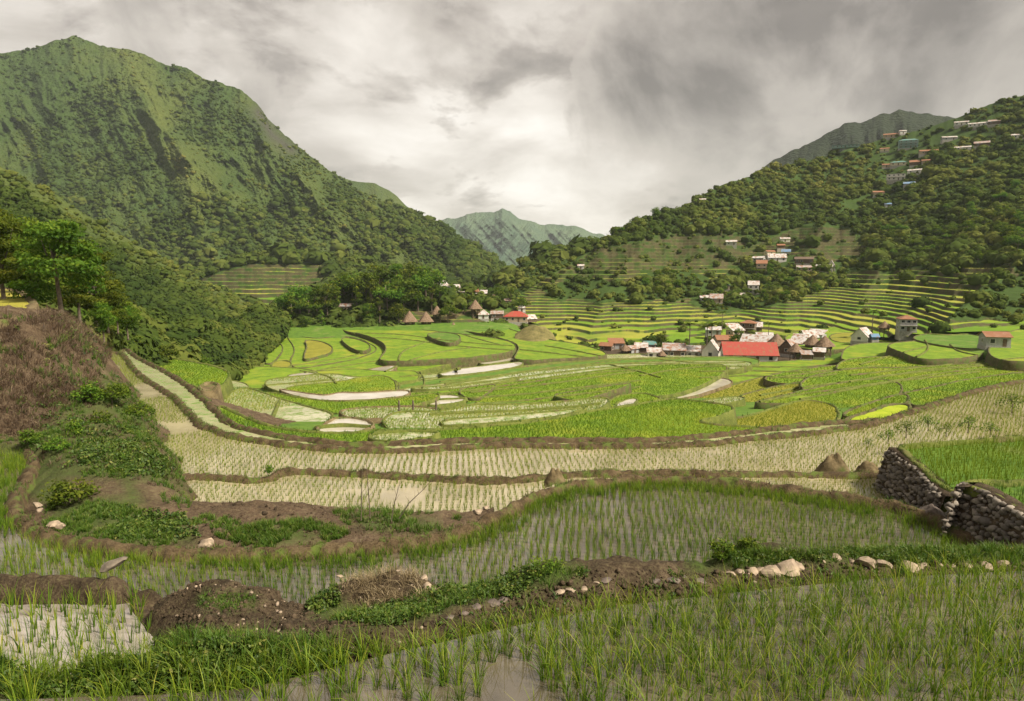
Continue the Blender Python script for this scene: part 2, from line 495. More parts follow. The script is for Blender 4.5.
# ---- right-hand raised terraces behind dry stone walls
W_R1, *_ = field('rice_paddy', [(893,448),(910,446),(960,442),(1024,438),(1300,432),(1330,520),(1030,505),(985,498),(948,496),(930,482),(912,464)], -8.7, M_GREEN2, BUNDG, .16, .4, 2.5, .3)
W_R2, *_ = field('rice_paddy', [(957,487),(968,481),(1000,482),(1400,486),(1400,640),(1075,548),(1030,522),(1005,506),(985,494)], -7.55, M_GREEN2, BUNDG, .12, .4, 2.2, .3)

# ---- valley terraces, traced one by one. z from a smooth valley-floor profile
VZ = np.array([(300,-25),(325,-26),(335,-28),(345,-29.5),(355,-30.2),(362,-30),(370,-28.5),(380,-26.5),(390,-24),(400,-21),(410,-18.5),(420,-16.3),(430,-14.3),(437,-13.2),(445,-12.2),(460,-12)], float)
def zf(u, v):
    b = np.interp(v, VZ[:, 0], VZ[:, 1])
    b = np.where((np.asarray(v) < 356), -30.2 + (b + 30.2) * (1 - .75 * sstep(560, 680, u)), b)
    return b + 10 * sstep(720, 1010, u) * np.clip((440 - np.asarray(v, float)) / 90, 0, 1)

def strip(near, far, ov=9):
    """polygon between two traced lines, carried on under the nearer terrace"""
    n = [(u, v + ov) for u, v in near]
    return list(far) + n[::-1]

ST = soil('terrace_wall', (.045, .040, .018), (.085, .075, .032), (.14, .12, .06), 1.0, .8, .1, spots=((.07, .10, .02), .6, .5))
VAL = []
def val(kind, pts, dz=0.0, at=None, **kw):
    p = np.array(pts, float)
    u, v = at if at else (p[:, 0].mean(), np.percentile(p[:, 1], 35))
    z = float(zf(u, v)) + dz
    surf = {'G': M_GREEN, 'D': M_GREEN2, 'S': M_SEED, 'W': M_POND, 'O': M_OLIVE, 'Y': M_YELLOW, 'K': M_GOLD}[kind]
    d = float(at_z(u, v, z)[1])
    a = dict(hb=.17, wb=.32, depth=4.0, res=max(.6, d / 160), noise=.45)
    a.update(kw)
    bm = a.pop('bm', ST if (u > 740 and d > 60) else BUNDG)
    W, IN, h, w = field('rice_paddy', pts, z, surf, bm, **a)
    VAL.append((kind, W, z, d))
    return z

# descending strips (near to far)
C2 = [(222,396),(236,389),(250,388),(275,397),(310,407),(336,414),(376,427),(400,430),(440,429),(460,426),(516,423),(552,418),(596,409),(640,404),(670,397),(700,397),(745,404)]
val('G', strip(C1[4:17], [(218,404),(240,414),(262,424),(296,431),(340,434),(376,430),(400,431),(440,430),(516,424),(552,419),(596,410),(640,404),(672,398),(704,402),(742,407),(720,418),(690,424)]), 0, (500,428), bm=BUNDG)
val('S', [(222,397),(236,389),(252,388),(275,397),(310,407),(338,414),(326,424),(305,436),(270,432),(235,420),(218,406)], .5, (280,404), bm=BUNDG)
val('W', [(312,432),(324,424),(336,417),(368,419),(378,427),(360,434),(330,437)], .35, (345,420), bm=LEVEE, hb=.2)
val('S', [(369,432),(440,431),(441,437),(400,444),(366,443)], .3, (400,432), hb=.2)
val('W', [(186,387),(200,385),(214,398),(232,413),(222,415),(206,402)], -.2, (205,390), bm=LEVEE)
val('O', [(160,369),(176,372),(196,382),(190,392),(172,384)], .1, (178,376), bm=LEVEE)
val('W', [(206,408),(220,408),(238,424),(234,430),(218,424)], .2, (220,412), bm=LEVEE)
val('S', [(205,383),(226,380),(244,382),(252,388),(234,394),(214,394)], -.3, (228,384))
val('S', [(440,412),(470,404),(506,405),(560,402),(592,398),(612,398),(606,408),(560,421),(516,429),(440,436),(400,436),(385,430),(380,418),(400,411)], .1, (510,411))
val('S', [(352,408),(400,406),(440,408),(440,416),(400,420),(350,420),(335,412)], .1, (400,409), bm=LEVEE)
val('G', [(608,398),(640,392),(655,396),(665,400),(620,412),(600,415)], .1, (628,398))
val('W', [(612,404),(630,398),(640,399),(634,405),(616,412)], .5, (625,401), hb=.15)
val('W', [(655,394),(690,388),(706,382),(718,377),(738,382),(716,390),(690,398),(656,402)], .4, (700,386), bm=LEVEE)
val('S', [(655,403),(674,400),(704,402),(716,409),(692,416),(662,413)], .5, (685,405), hb=.1)
val('K', [(681,403),(692,404),(694,408),(685,407)], .7, (687,404), hb=.1, wb=.2)
val('K', [(702,404),(708,405),(706,409),(702,408)], .7, (704,405), hb=.1, wb=.2)
val('O', [(690,426),(745,417),(770,409),(800,400),(818,401),(840,407),(840,424),(800,434),(740,442),(690,446),(636,447),(640,438)], .2, (780,412), bm=BUNDG)
val('O', [(686,397),(730,386),(762,376),(800,374),(830,374),(830,384),(780,390),(735,402),(690,408)], .1, (760,384))
val('O', [(735,396),(790,383),(840,377),(840,388),(800,396),(745,408),(732,404)], .0, (790,387))
val('G', [(745,404),(780,396),(830,384),(880,378),(905,384),(900,398),(860,408),(838,412),(818,406),(800,404)], .2, (840,392))
val('Y', [(840,420),(874,410),(884,405),(906,404),(914,408),(906,416),(862,430),(844,428)], .3, (880,411), hb=.2)
val('G', [(838,414),(870,402),(905,392),(914,402),(884,410),(850,420)], .1, (880,402))
val('G', [(896,394),(930,388),(965,379),(1040,370),(1040,382),(960,396),(920,408),(904,402)], .2, (965,384))
val('D', [(950,402),(985,389),(1040,382),(1040,412),(1000,408),(968,404)], .4, (1000,392))
val('G', [(800,378),(850,368),(900,368),(964,364),(1040,362),(1040,376),(960,386),(900,394),(840,400),(800,392)], 0, (900,376))
val('G', [(760,376),(824,366),(884,361),(960,362),(1040,355),(1040,368),(960,372),(880,378),(830,385),(770,384)], -.2, (900,366))
val('G', [(836,364),(850,358),(900,356),(960,356),(1040,345),(1040,362),(960,368),(890,368),(836,372)], .1, (920,360))
val('G', [(840,354),(848,345),(880,342),(912,345),(915,354),(892,361),(842,362)], .3, (870,348))
val('G', [(880,344),(925,340),(955,343),(975,348),(990,352),(966,359),(920,360),(904,354)], .2, (930,348))
val('D', [(905,338),(935,332),(970,334),(1000,340),(1000,352),(975,350),(940,346)], -.6, (950,338))
val('G', [(995,340),(1010,330),(1050,325),(1050,362),(1000,362),(985,352)], -.5, (1020,345))
val('G', [(780,338),(800,330),(840,326),(880,324),(910,330),(905,342),(850,350),(800,350)], -1.3, (850,332))
val('O', [(826,335),(850,332),(868,334),(858,342),(835,343)], -.9, (845,334))
# the centre, curved strips
S = {}
K = [
 [(400,405),(440,408),(480,404),(536,403),(570,399),(606,394),(640,390),(690,384)],
 [(395,394),(440,391),(480,386),(520,381),(580,373),(640,365),(690,364),(740,365)],
 [(395,389),(440,384),(480,379),(524,372),(560,369),(620,363),(690,361),(760,361)],
 [(395,384),(440,379),(480,373),(524,366),(560,362),(620,359),(690,357),(760,357)],
 [(396,378),(440,373),(490,366),(525,360),(560,357),(620,354),(690,354),(760,354)],
]
val('G', strip(K[0], K[1]), 0, (540,390))
val('S', strip(K[1], K[2], 6), 0, (520,378), hb=.22)
val('D', strip(K[2], K[3], 6), 0, (520,372), hb=.22)
val('S', strip(K[3], K[4], 6), 0, (540,364), hb=.22)
val('D', [(486,391),(520,384),(580,376),(630,370),(640,376),(600,388),(560,396),(524,404),(500,401)], .6, (560,385), bm=ST)
val('G', [(456,390),(474,386),(500,384),(490,392),(478,401),(464,398)], .5, (472,389), bm=ST)
val('G', [(546,396),(580,390),(606,386),(640,382),(600,396),(576,402)], .6, (570,393), bm=ST)
val('G', [(630,388),(655,376),(684,370),(702,376),(690,384),(660,392),(634,398)], .4, (668,378))
val('G', [(640,380),(690,366),(740,366),(830,368),(836,376),(762,378),(720,386),(700,380)], .3, (740,370))
val('G', [(640,372),(690,362),(760,362),(830,361),(850,364),(830,372),(740,374),(690,374)], .2, (740,365))
val('G', [(690,366),(720,362),(780,362),(845,356),(850,362),(800,368),(720,370)], .4, (780,362))
val('W', [(438,371),(500,364),(526,361),(520,367),(480,373),(440,377)], .3, (480,367), hb=.15)
val('W', [(476,361),(515,354),(530,357),(500,363),(480,365)], .3, (500,358), hb=.15)
val('W', [(560,362),(600,359),(640,358),(640,364),(600,367),(562,368)], .3, (600,361), hb=.15)
val('S', [(546,372),(600,365),(620,366),(600,372),(556,378)], .3, (585,368), hb=.15)
for q_ in ([(420,379),(480,375),(530,367),(600,361),(650,360),(600,365),(530,372),(480,380),(430,383)], [(450,397),(500,390),(560,384),(610,377),(650,370),(612,381),(560,389),(500,395)], [(640,386),(690,374),(740,370),(800,372),(740,376),(690,380)], [(440,420),(500,416),(560,411),(596,406),(560,417),(500,423),(440,427)], [(400,389),(440,386),(480,382),(530,376),(480,386),(440,390)], [(690,403),(730,396),(750,398),(730,404),(700,408)]):
    val('S', q_, .28, (q_[len(q_)//3][0], q_[len(q_)//3][1]), hb=.15, wb=.25)
# towards the grove on the left
val('G', [(265,391),(300,398),(340,403),(400,398),(440,392),(440,400),(380,412),(340,416),(300,408),(262,398)], 0, (340,400))
val('S', [(262,380),(290,377),(335,373),(350,377),(400,378),(400,396),(340,400),(300,396),(268,390)], 0, (330,382), hb=.2)
val('G', [(290,386),(340,382),(360,377),(388,375),(398,384),(396,394),(350,398),(310,396),(280,392)], .4, (340,385), hb=.2)
val('W', [(272,388),(300,392),(325,396),(338,392),(362,393),(400,390),(413,391),(406,397),(350,402),(300,399)], .5, (350,393), bm=LEVEE, hb=.16)
val('W', [(418,398),(440,394),(462,396),(468,401),(440,406),(424,405)], .5, (440,397), hb=.16)
val('G', [(232,376),(240,366),(272,367),(300,368),(320,372),(350,368),(390,372),(420,370),(420,382),(380,384),(335,386),(262,390),(236,386)], 0, (310,374))
val('W', [(284,375),(316,371),(320,374),(292,379)], .4, (302,373), hb=.16)
val('W', [(345,374),(390,365),(400,367),(378,378),(350,380)], .4, (370,371), bm=LEVEE, hb=.16)
# rising terraces below the grove (walls face the camera)
val('G', [(262,341),(271,330),(300,326),(345,325),(400,326),(450,330),(500,336),(530,345),(520,352),(490,358),(455,363),(430,369),(400,376),(370,378),(340,378),(262,376),(250,366)], .2, (430,346), depth=3)
val('G', [(284,334),(300,337),(320,339),(340,336),(360,339),(373,345),(378,349),(373,354),(350,361),(320,366),(294,370),(288,362),(296,350)], .5, (350,350), bm=ST, hb=.3)
val('O', [(303,340),(320,341),(330,345),(334,349),(330,354),(315,358),(303,361),(304,353),(307,346)], .9, (318,348), bm=ST, hb=.3)
val('G', [(338,338),(352,338),(366,342),(372,347),(366,352),(352,350)], 1.0, (356,344), bm=ST, hb=.25)
val('G', [(340,326),(345,324),(380,325),(405,328),(450,333),(490,337),(513,342),(517,347),(514,352),(480,357),(440,360),(400,362),(376,361),(384,353),(386,347),(380,341),(362,334),(344,332)], .8, (440,340), bm=ST, hb=.25)
val('G', [(448,329),(462,325),(500,325),(515,331),(530,335),(555,341),(575,343),(605,351),(608,357),(560,359),(535,361),(512,360),(516,354),(519,347),(513,342),(495,337),(470,332)], 1.3, (530,345), bm=ST, hb=.25)
val('D', [(424,334),(440,332),(458,334),(462,339),(452,344),(436,341)], 1.4, (444,336), bm=ST, hb=.25)
val('G', [(256,348),(270,341),(281,343),(284,349),(279,357),(271,365),(260,362)], .8, (270,350), bm=ST, hb=.25)
val('O', [(272,361),(293,361),(290,369),(270,370)], 1.0, (282,364), hb=.3)
val('K', [(246,353),(258,350),(268,356),(264,366),(248,366)], 1.2, (256,356), hb=.3)
val('K', [(232,368),(244,362),(256,366),(248,374),(234,376)], .6, (244,367), hb=.3)

# raised strips along the gully, and green plots beyond the outermost curved bund
W_, *_ = field('rice_paddy', [(128,350),(150,354),(182,360),(222,367),(234,376),(218,391),(192,388),(162,372),(138,362)], -17.6, M_GREEN, BUNDG, .2, .4, 7, .7)
VAL.append(('G', W_, -17.6, 110.0))
field('rice_paddy', [(196,389),(206,383),(222,384),(216,392),(202,394)], -16.6, LEVEE, LEVEE, .3, .5, 6, .7)

# low bunds that divide the larger fields
def top_at(u, v):
    best = np.full(len(u), 1e9); zz = np.full(len(u), np.nan)
    for kind, W, z, d in VAL:
        P = at_z(u, v, z)
        ok = inpoly(P[:, 0], P[:, 1], W) & (P[:, 1] < best)
        best[ok] = P[ok, 1]; zz[ok] = z
    return zz
def low_bund(pts, w=.27, h=.27, mat=BUNDG, zz=None):
    q = resample(chaikin(np.array(pts, float), 3, False), 1.2, False); L = []
    zs = top_at(q[:, 0], q[:, 1]); ok = ~np.isnan(zs)
    if not ok.any(): return
    zs = np.where(ok, zs, zs[ok][0])
    P = at_z(q[:, 0], q[:, 1], zs)
    T = np.gradient(P[:, :2], axis=0); T /= np.linalg.norm(T, axis=1)[:, None] + 1e-9; N = np.stack([-T[:, 1], T[:, 0]], 1)
    n = len(P); hh = h * (.6 + .9 * fbm(P[:, 0]*.5, P[:, 1]*.5, 3, 51)); ww = w * (.6 + .9 * fbm(P[:, 0]*.4 + 7, P[:, 1]*.4, 3, 52)) * max(1, P[:, 1].mean() / 160)
    rings = [np.column_stack([P[:, :2] + N * (a * ww)[:, None], P[:, 2] + b * hh - (.4 if abs(a) > 1 else 0)]) for a, b in ((-1.3, 0), (-.6, .8), (0, 1.05), (.6, .8), (1.3, 0))]
    V = np.stack(rings, 1).reshape(-1, 3)
    tag(mk('earth_bund', V, grid_faces(n, 5), mat, smooth=True), kind='structure')
LB = [[(345,333),(400,334),(440,340),(480,344),(512,346)],[(398,364),(400,352),(420,344),(440,338)],[(385,372),(410,360),(440,352),(470,348)],[(450,330),(470,337),(500,345)],[(292,366),(330,361),(365,353)],[(305,373),(345,366),(385,360)],
 [(445,378),(480,374),(530,366),(600,360),(680,359)],[(440,382),(490,377),(540,369),(620,361)],[(440,388),(490,382),(530,376),(600,368),(640,366)],[(470,393),(520,388),(560,383),(600,377),(640,371)],[(440,400),(500,397),(540,393),(590,387),(640,381)],
 [(640,376),(680,369),(720,366),(780,368)],[(700,372),(750,371),(800,373),(836,370)],[(430,415),(500,412),(560,409),(600,404)],
 [(760,396),(800,388),(850,382),(900,374),(960,366),(1024,364)],[(800,400),(840,392),(880,384),(930,378),(980,372)],[(850,376),(900,370),(960,364),(1024,358)],[(770,379),(820,372),(880,366)],[(860,365),(905,352),(930,346)],[(925,340),(930,350),(915,358)],[(950,345),(958,352),(980,356)],[(900,330),(940,336),(975,334)],[(800,340),(840,338),(880,334)],
 [(262,386),(300,383),(335,380)],[(300,371),(330,376),(336,384)],[(400,377),(440,374),(460,368)],[(420,372),(426,382),(420,392)],[(395,384),(420,380),(445,377)],[(280,400),(270,424)],[(305,430),(340,426),(372,428)],
 [(545,346),(570,350),(600,356)],[(520,350),(550,353),(590,358)],[(610,365),(640,372),(660,378)],[(660,360),(700,364),(745,363)]]
LB += [[(u_, v_ + (4.4 if v_ < 372 else 6.5)) for u_, v_ in l] for l in LB if len(l) >= 4 and abs(l[0][0] - l[-1][0]) > 60][::2]
for l in LB: low_bund(l)
# ------------------------------------------------------------------ terrain patches from spot heights
def rbf(pts):
    P = np.array(pts, float); A = P[:, :2]; n = len(P)
    D = np.hypot(A[:, None, 0] - A[None, :, 0], A[:, None, 1] - A[None, :, 1])
    M = np.zeros((n + 3, n + 3)); M[:n, :n] = D + np.eye(n) * 1e-6
    M[:n, n] = 1; M[:n, n+1:] = A; M[n, :n] = 1; M[n+1:, :n] = A.T
    w = np.linalg.solve(M, np.concatenate([P[:, 2], [0, 0, 0]]))
    def fn(x, y):
        x = np.asarray(x, float); y = np.asarray(y, float); sh = x.shape
        x = x.ravel(); y = y.ravel(); out = np.empty(len(x))
        for i in range(0, len(x), 20000):
            a, b = x[i:i+20000], y[i:i+20000]
            d = np.hypot(a[:, None] - A[None, :, 0], b[:, None] - A[None, :, 1])
            out[i:i+20000] = d @ w[:n] + w[n] + a * w[n+1] + b * w[n+2]
        return out.reshape(sh)
    return fn

# ---- the near earth bank between the foreground paddy and the lower terraces
P1 = []
BASE = [(-60,699),(0,698),(100,695),(180,692),(250,688),(330,666),(420,648),(470,638),(520,626),(560,618),(600,610),(650,604),(700,598),(750,593),(800,588),(850,584),(900,579),(960,575),(1024,571),(1100,568),(1250,566),(1400,564)]
CREST = [(-60,650,6.3),(0,652,6.3),(100,655,6.3),(180,637,6.5),(250,642,6.5),(330,640,6.75),(380,628,6.98),(430,618,7.15),(470,603,7.5),(512,592,7.7),(560,578,7.9),(600,570,8.0),(640,567,8.05),(690,576,8.05),(740,571,8.25),(800,561,8.5),(850,563,8.55),(900,564,8.65),(960,562,8.75),(1024,562,8.8),(1100,560,8.85),(1250,559,8.9),(1400,558,8.9)]
for u, v in BASE:
    p = at_z(u, v, -4.06); P1.append(p); P1.append(p * np.array([1, 1, 0]) + np.array([0, -.45, -4.3]))
for u, v, y in CREST: P1.append(at_y(u, v, y))
# beyond the crest on the right: grassy strip, then the drop
for u in (720, 800, 900, 1000, 1100, 1250, 1400):
    P1.append(at_y(u, 549, 9.35)); P1.append(pyz(u, 10.3, -5.0)); P1.append(pyz(u, 12.5, -9.4))
for u in (520, 560, 600, 650, 690): P1.append(pyz(u, 8.7, -4.1 if u < 540 else -3.98)); P1.append(pyz(u, 9.7, -5.6)); P1.append(pyz(u, 12.5, -9.4))
for u, v in [(-80,566),(-40,566),(0,565),(30,567),(60,565),(90,567),(120,568),(148,570)]: P1.append(at_z(u, v, -4.93)); P1.append(at_z(u, v + 3, -4.96))
for u, v in [(-80,585),(-40,586),(0,587),(30,588),(60,588),(90,588),(120,588),(138,588)]: P1.append(at_z(u, v - 1, -5.38)); P1.append(at_z(u, v + 3, -5.7))
for u, v in [(147,600),(152,612),(166,622),(182,631)]: P1.append(at_z(u, v, -5.38)); P1.append(at_z(u - 8, v + 1, -5.75))
# muddy platform, its back ridge, the rubble pile
for u, v, z in [(200,602,-4.80),(240,600,-4.78),(200,622,-4.74),(260,615,-4.74),(300,612,-4.72),(330,625,-4.55),(290,630,-4.6),(230,630,-4.72),(150,582,-4.9),(154,594,-5.0),(160,584,-4.85),(162,600,-5.0),(172,612,-4.98),(196,626,-4.85),(172,576,-4.72),(200,576,-4.66),(230,579,-4.66),(258,583,-4.66),(278,592,-4.78),(205,592,-4.86),(250,596,-4.84)]:
    P1.append(at_z(u, v, z))
for u, v, y in [(385,566,9.0),(350,574,9.0),(420,572,9.0),(330,588,9.05),(440,590,8.75),(312,603,9.0),(360,600,8.75),(400,600,8.7),(380,617,8.2),(340,618,8.3),(430,610,8.1),(455,603,8.2),(490,592,8.2)]:
    P1.append(at_y(u, v, y))
for u in (300, 340, 380, 420, 460, 500): P1.append(pyz(u, 9.9, -5.9)); P1.append(pyz(u, 12.5, -9.4))
for u in (-40, 20, 80, 130): P1.append(pyz(u, 6.9, -5.3)); P1.append(pyz(u, 7.6, -6.2)); P1.append(pyz(u, 8.6, -6.3)); P1.append(pyz(u, 9.8, -6.3)); P1.append(pyz(u, 11.5, -5.8)); P1.append(pyz(u, 12.5, -9.4))
for u in (170, 210, 250, 285): P1.append(pyz(u, 10.8, -5.8)); P1.append(pyz(u, 12.5, -9.4))
for x_ in np.arange(-9, 13, 2.0):
    for y_ in (2.0, 4.6, 5.4): P1.append(np.array([x_, y_, -5.2]))
f1r = rbf(P1)
def smoothed(fn, x0, x1, y0, y1, st, it):
    X, Y = np.meshgrid(np.arange(x0, x1, st), np.arange(y0, y1, st)); Z = fn(X, Y)
    for _ in range(it):
        Q = np.pad(Z, 1, mode='edge'); Z = (Q[1:-1, 1:-1]*4 + Q[:-2, 1:-1]*2 + Q[2:, 1:-1]*2 + Q[1:-1, :-2]*2 + Q[1:-1, 2:]*2 + Q[:-2, :-2] + Q[2:, 2:] + Q[:-2, 2:] + Q[2:, :-2]) / 16
    ny, nx = Z.shape
    def g(x, y):
        i = np.clip((np.asarray(y, float) - y0) / st, 0, ny - 1.001); j = np.clip((np.asarray(x, float) - x0) / st, 0, nx - 1.001)
        a, b = i.astype(int), j.astype(int); fi, fj = i - a, j - b
        return Z[a, b]*(1-fi)*(1-fj) + Z[a+1, b]*fi*(1-fj) + Z[a, b+1]*(1-fi)*fj + Z[a+1, b+1]*fi*fj
    return g
f1 = smoothed(f1r, -12, 15, 4.6, 13, .05, 7)
gx, gy = np.meshgrid(np.arange(-11.5, 14.5, .05), np.arange(5.2, 12.6, .05))
gz = f1(gx, gy)
def bank_z(x, y):
    z = f1(x, y)
    return z + (fbm(x*2.2, y*2.2, 4, 3) - .5) * .14 + (fbm(x*6, y*6, 4, 8) - .5) * .13
gz = bank_z(gx, gy)
uu, vv = project(np.stack([gx, gy, gz], -1))
moss = np.zeros(gx.shape)
def feather(poly, r=8):
    m = np.zeros(uu.shape)
    for a in np.linspace(0, 2*np.pi, 9)[:-1]:
        m += inpoly(uu + r*np.cos(a), vv + r*np.sin(a), poly)
    return m / 8
for poly, k in [([(-80,640),(0,650),(120,648),(180,630),(330,640),(345,660),(250,690),(-80,701)], .9), ([(690,545),(760,552),(1100,545),(1100,562),(900,562),(800,560),(740,566),(690,575)], 1), ([(300,604),(330,596),(360,612),(400,600),(450,585),(500,575),(560,560),(590,575),(540,592),(470,600),(400,622),(330,630)], .8), ([(200,594),(250,594),(262,604),(230,610),(200,606)], .9)]:
    moss = np.maximum(moss, feather(poly) * k)
moss = np.clip(moss * (.5 + fbm(gx*3, gy*3, 4, 12)), 0, 1)
def mossy(name, moss_c, base, attrname='moss'):
    m, nt, b, out = new_mat(name)
    co = objco(nt)
    n1 = tnoise(nt, base[3], 8, .62, co); n2 = tnoise(nt, base[3]*8, 5, .65, co)
    f = math_n(nt, 'ADD', math_n(nt, 'MULTIPLY', n1.outputs[0], .55), math_n(nt, 'MULTIPLY', n2.outputs[0], .45))
    r = ramp(nt, [(.36, base[0]), (.5, base[1]), (.66, base[2])], f)
    g = mixc(nt, n2.outputs[0], tuple(x*.6 for x in moss_c), tuple(x*1.4 for x in moss_c))
    a = math_n(nt, 'MULTIPLY_ADD', math_n(nt, 'SUBTRACT', n2.outputs[0], .5), 1.2, attr(nt, attrname), clamp=True)
    nt.links.new(mixc(nt, a, r.outputs[0], g), b.inputs['Base Color'])
    b.inputs['Roughness'].default_value = .95; b.inputs['Specular IOR Level'].default_value = .15
    bump(nt, b, f, 1.0, base[4])
    return m
M_BANK = mossy('bank_earth', (.05, .075, .016), ((.019, .013, .008), (.049, .035, .021), (.11, .080, .050), 3.0, .05))
V = np.stack([gx, gy, gz], -1).reshape(-1, 3)
tag(mk('earth_bank', V, grid_faces(*gx.shape), M_BANK, None, {'moss': moss.ravel()}, smooth=True), kind='structure')

# ---- grassy mound and brush slope on the left
P2 = []
for u, v in [(-160,500),(-60,480),(-60,560),(0,460),(5,490),(0,520),(10,535),(0,560),(60,560),(150,570),(250,568),(330,566),(420,556),(470,545),(520,524),(560,505),(-160,600)]: P2.append(at_z(u, v, -10.0))
for u, v, z in [(42,474,-9.0),(36,490,-9.05),(34,508,-9.1),(50,524,-9.1),(76,533,-9.1),(130,542,-9.15),(190,546,-9.2),(250,546,-9.25),(340,544,-9.25),(420,534,-9.25),(462,520,-9.3),(500,503,-9.35),
                (200,504,-9.6),(230,502,-9.5),(262,500,-9.5),(300,505,-9.6),(330,508,-9.6),(360,513,-9.6),(400,515,-9.55),(445,522,-9.5),
                (250,520,-9.4),(330,526,-9.45),(390,526,-9.4),(150,532,-9.25),(190,534,-9.3),(110,528,-9.2)]: P2.append(at_z(u, v, z))
for u in (188, 230, 270, 320, 370, 420): P2.append(pyz(u, 28.6, -10.9)); P2.append(pyz(u, 31, -11.6))
for u in (480, 530): P2.append(pyz(u, 28.0, -11.2)); P2.append(pyz(u, 31, -11.8))
for u, v, y in [(80,503,24.9),(60,500,25.6),(98,512,24.2),(130,514,24.3),(165,516,24.4),(64,474,27.4),(90,470,28.0),(120,472,27.6),(145,474,27.5),(100,490,26.0),(128,492,25.9),(155,500,26.2),(175,492,27.6),(182,482,29.5),
                (60,455,29.5),(100,445,31.5),(140,448,31.5),(165,460,31.0),(178,470,30.5),(40,448,30.5),(0,442,32),(-60,436,31),(-160,430,30)]: P2.append(at_y(u, v, y))
for u, v, y in [(50,430,35),(100,420,36.5),(140,425,36),(165,440,34.5),(0,400,36),(50,400,39),(100,400,41),(132,408,42),(120,385,46),(92,390,45),(108,372,50),(90,350,48),(50,352,43),(0,350,40),(-60,350,38),(-60,400,34),(-160,390,32),(-160,330,36),
                (0,326,42),(45,326,44.5),(75,326,50),(92,333,56),(106,345,62),(60,318,50),(-80,325,42),(72,318,58)]: P2.append(at_y(u, v, y))
for u, v in [(150,384),(190,430),(215,455),(150,360),(260,460)]: P2.append(at_z(u, v, -13))
for u, y, z in [(190, 36, -12.8),(192, 33, -12.6),(175, 42, -12.8),(160, 48, -12.6),(140, 55, -12.8),(128, 62, -13),(122, 70, -13.2),(118,80,-13.5)]: P2.append(pyz(u, y, z))
for u, y, z in [(30, 55, -4.6),(-40, 55, -4.4),(-160, 50, -3.6),(20, 72, -4.8),(60, 72, -7.0),(90, 78, -10),(-60, 80, -4.8),(-200, 70, -2)]: P2.append(pyz(u, y, z))
f2 = smoothed(rbf(P2), -64, 0, 16, 84, .2, 4)
def mound_z(x, y):
    return f2(x, y) + (fbm(x*.7, y*.7, 4, 21) - .5) * .55 + (fbm(x*3, y*3, 3, 22) - .5) * .22
gx, gy = np.meshgrid(np.arange(-62, -.6, .16), np.arange(17.5, 82, .16))
gz = mound_z(gx, gy)
uu, vv = project(np.stack([gx, gy, gz], -1))
BRUSH = [(-200,300),(0,326),(40,332),(80,312),(108,335),(112,352),(96,372),(100,392),(72,402),(50,425),(20,440),(-200,440)]
GREENP = [[(-200,430),(20,436),(60,400),(110,372),(150,420),(180,460),(190,500),(60,520),(-40,440)], [(60,500),(110,505),(190,520),(200,545),(100,545),(40,530)], [(250,530),(300,524),(330,540),(250,548)], [(350,515),(440,518),(440,530),(360,530)]]
moss = np.zeros(gx.shape)
for p in GREENP: moss = np.maximum(moss, feather(p, 5) * .75)
moss = moss * (1 - feather(BRUSH, 6) * .8)
for p in ([(62,478),(120,478),(130,496),(80,500)], [(130,482),(178,478),(186,512),(150,512)], [(132,395),(145,400),(180,462),(165,455)]): moss *= 1 - feather(p, 4) * .8
moss = np.clip(moss * (.45 + 1.1 * fbm(gx*.8, gy*.8, 4, 31)), 0, 1)
M_MOUND = mossy('mound_earth', (.048, .070, .016), ((.040, .028, .018), (.085, .058, .036), (.15, .11, .07), 1.1, .12))
tag(mk('hillside', np.stack([gx, gy, gz], -1).reshape(-1, 3), grid_faces(*gx.shape), M_MOUND, None, {'moss': moss.ravel()}, smooth=True), kind='structure')

# golden paddy on the shelf above the brush slope, with its stone-edged path
field('rice_paddy', [(-120,290),(0,288),(20,290),(35,299),(40,308),(25,315),(18,322),(-20,325),(-120,328)], -3.75, M_GOLD, LEVEE, .2, .6, 2.0, .6)

# ------------------------------------------------------------------ hills and mountains: sheets between a traced skyline and a foot line
def cint(line, u):
    L = np.array(line, float)
    return np.stack([np.interp(u, L[:, 0], L[:, k]) for k in range(1, L.shape[1])], -1)

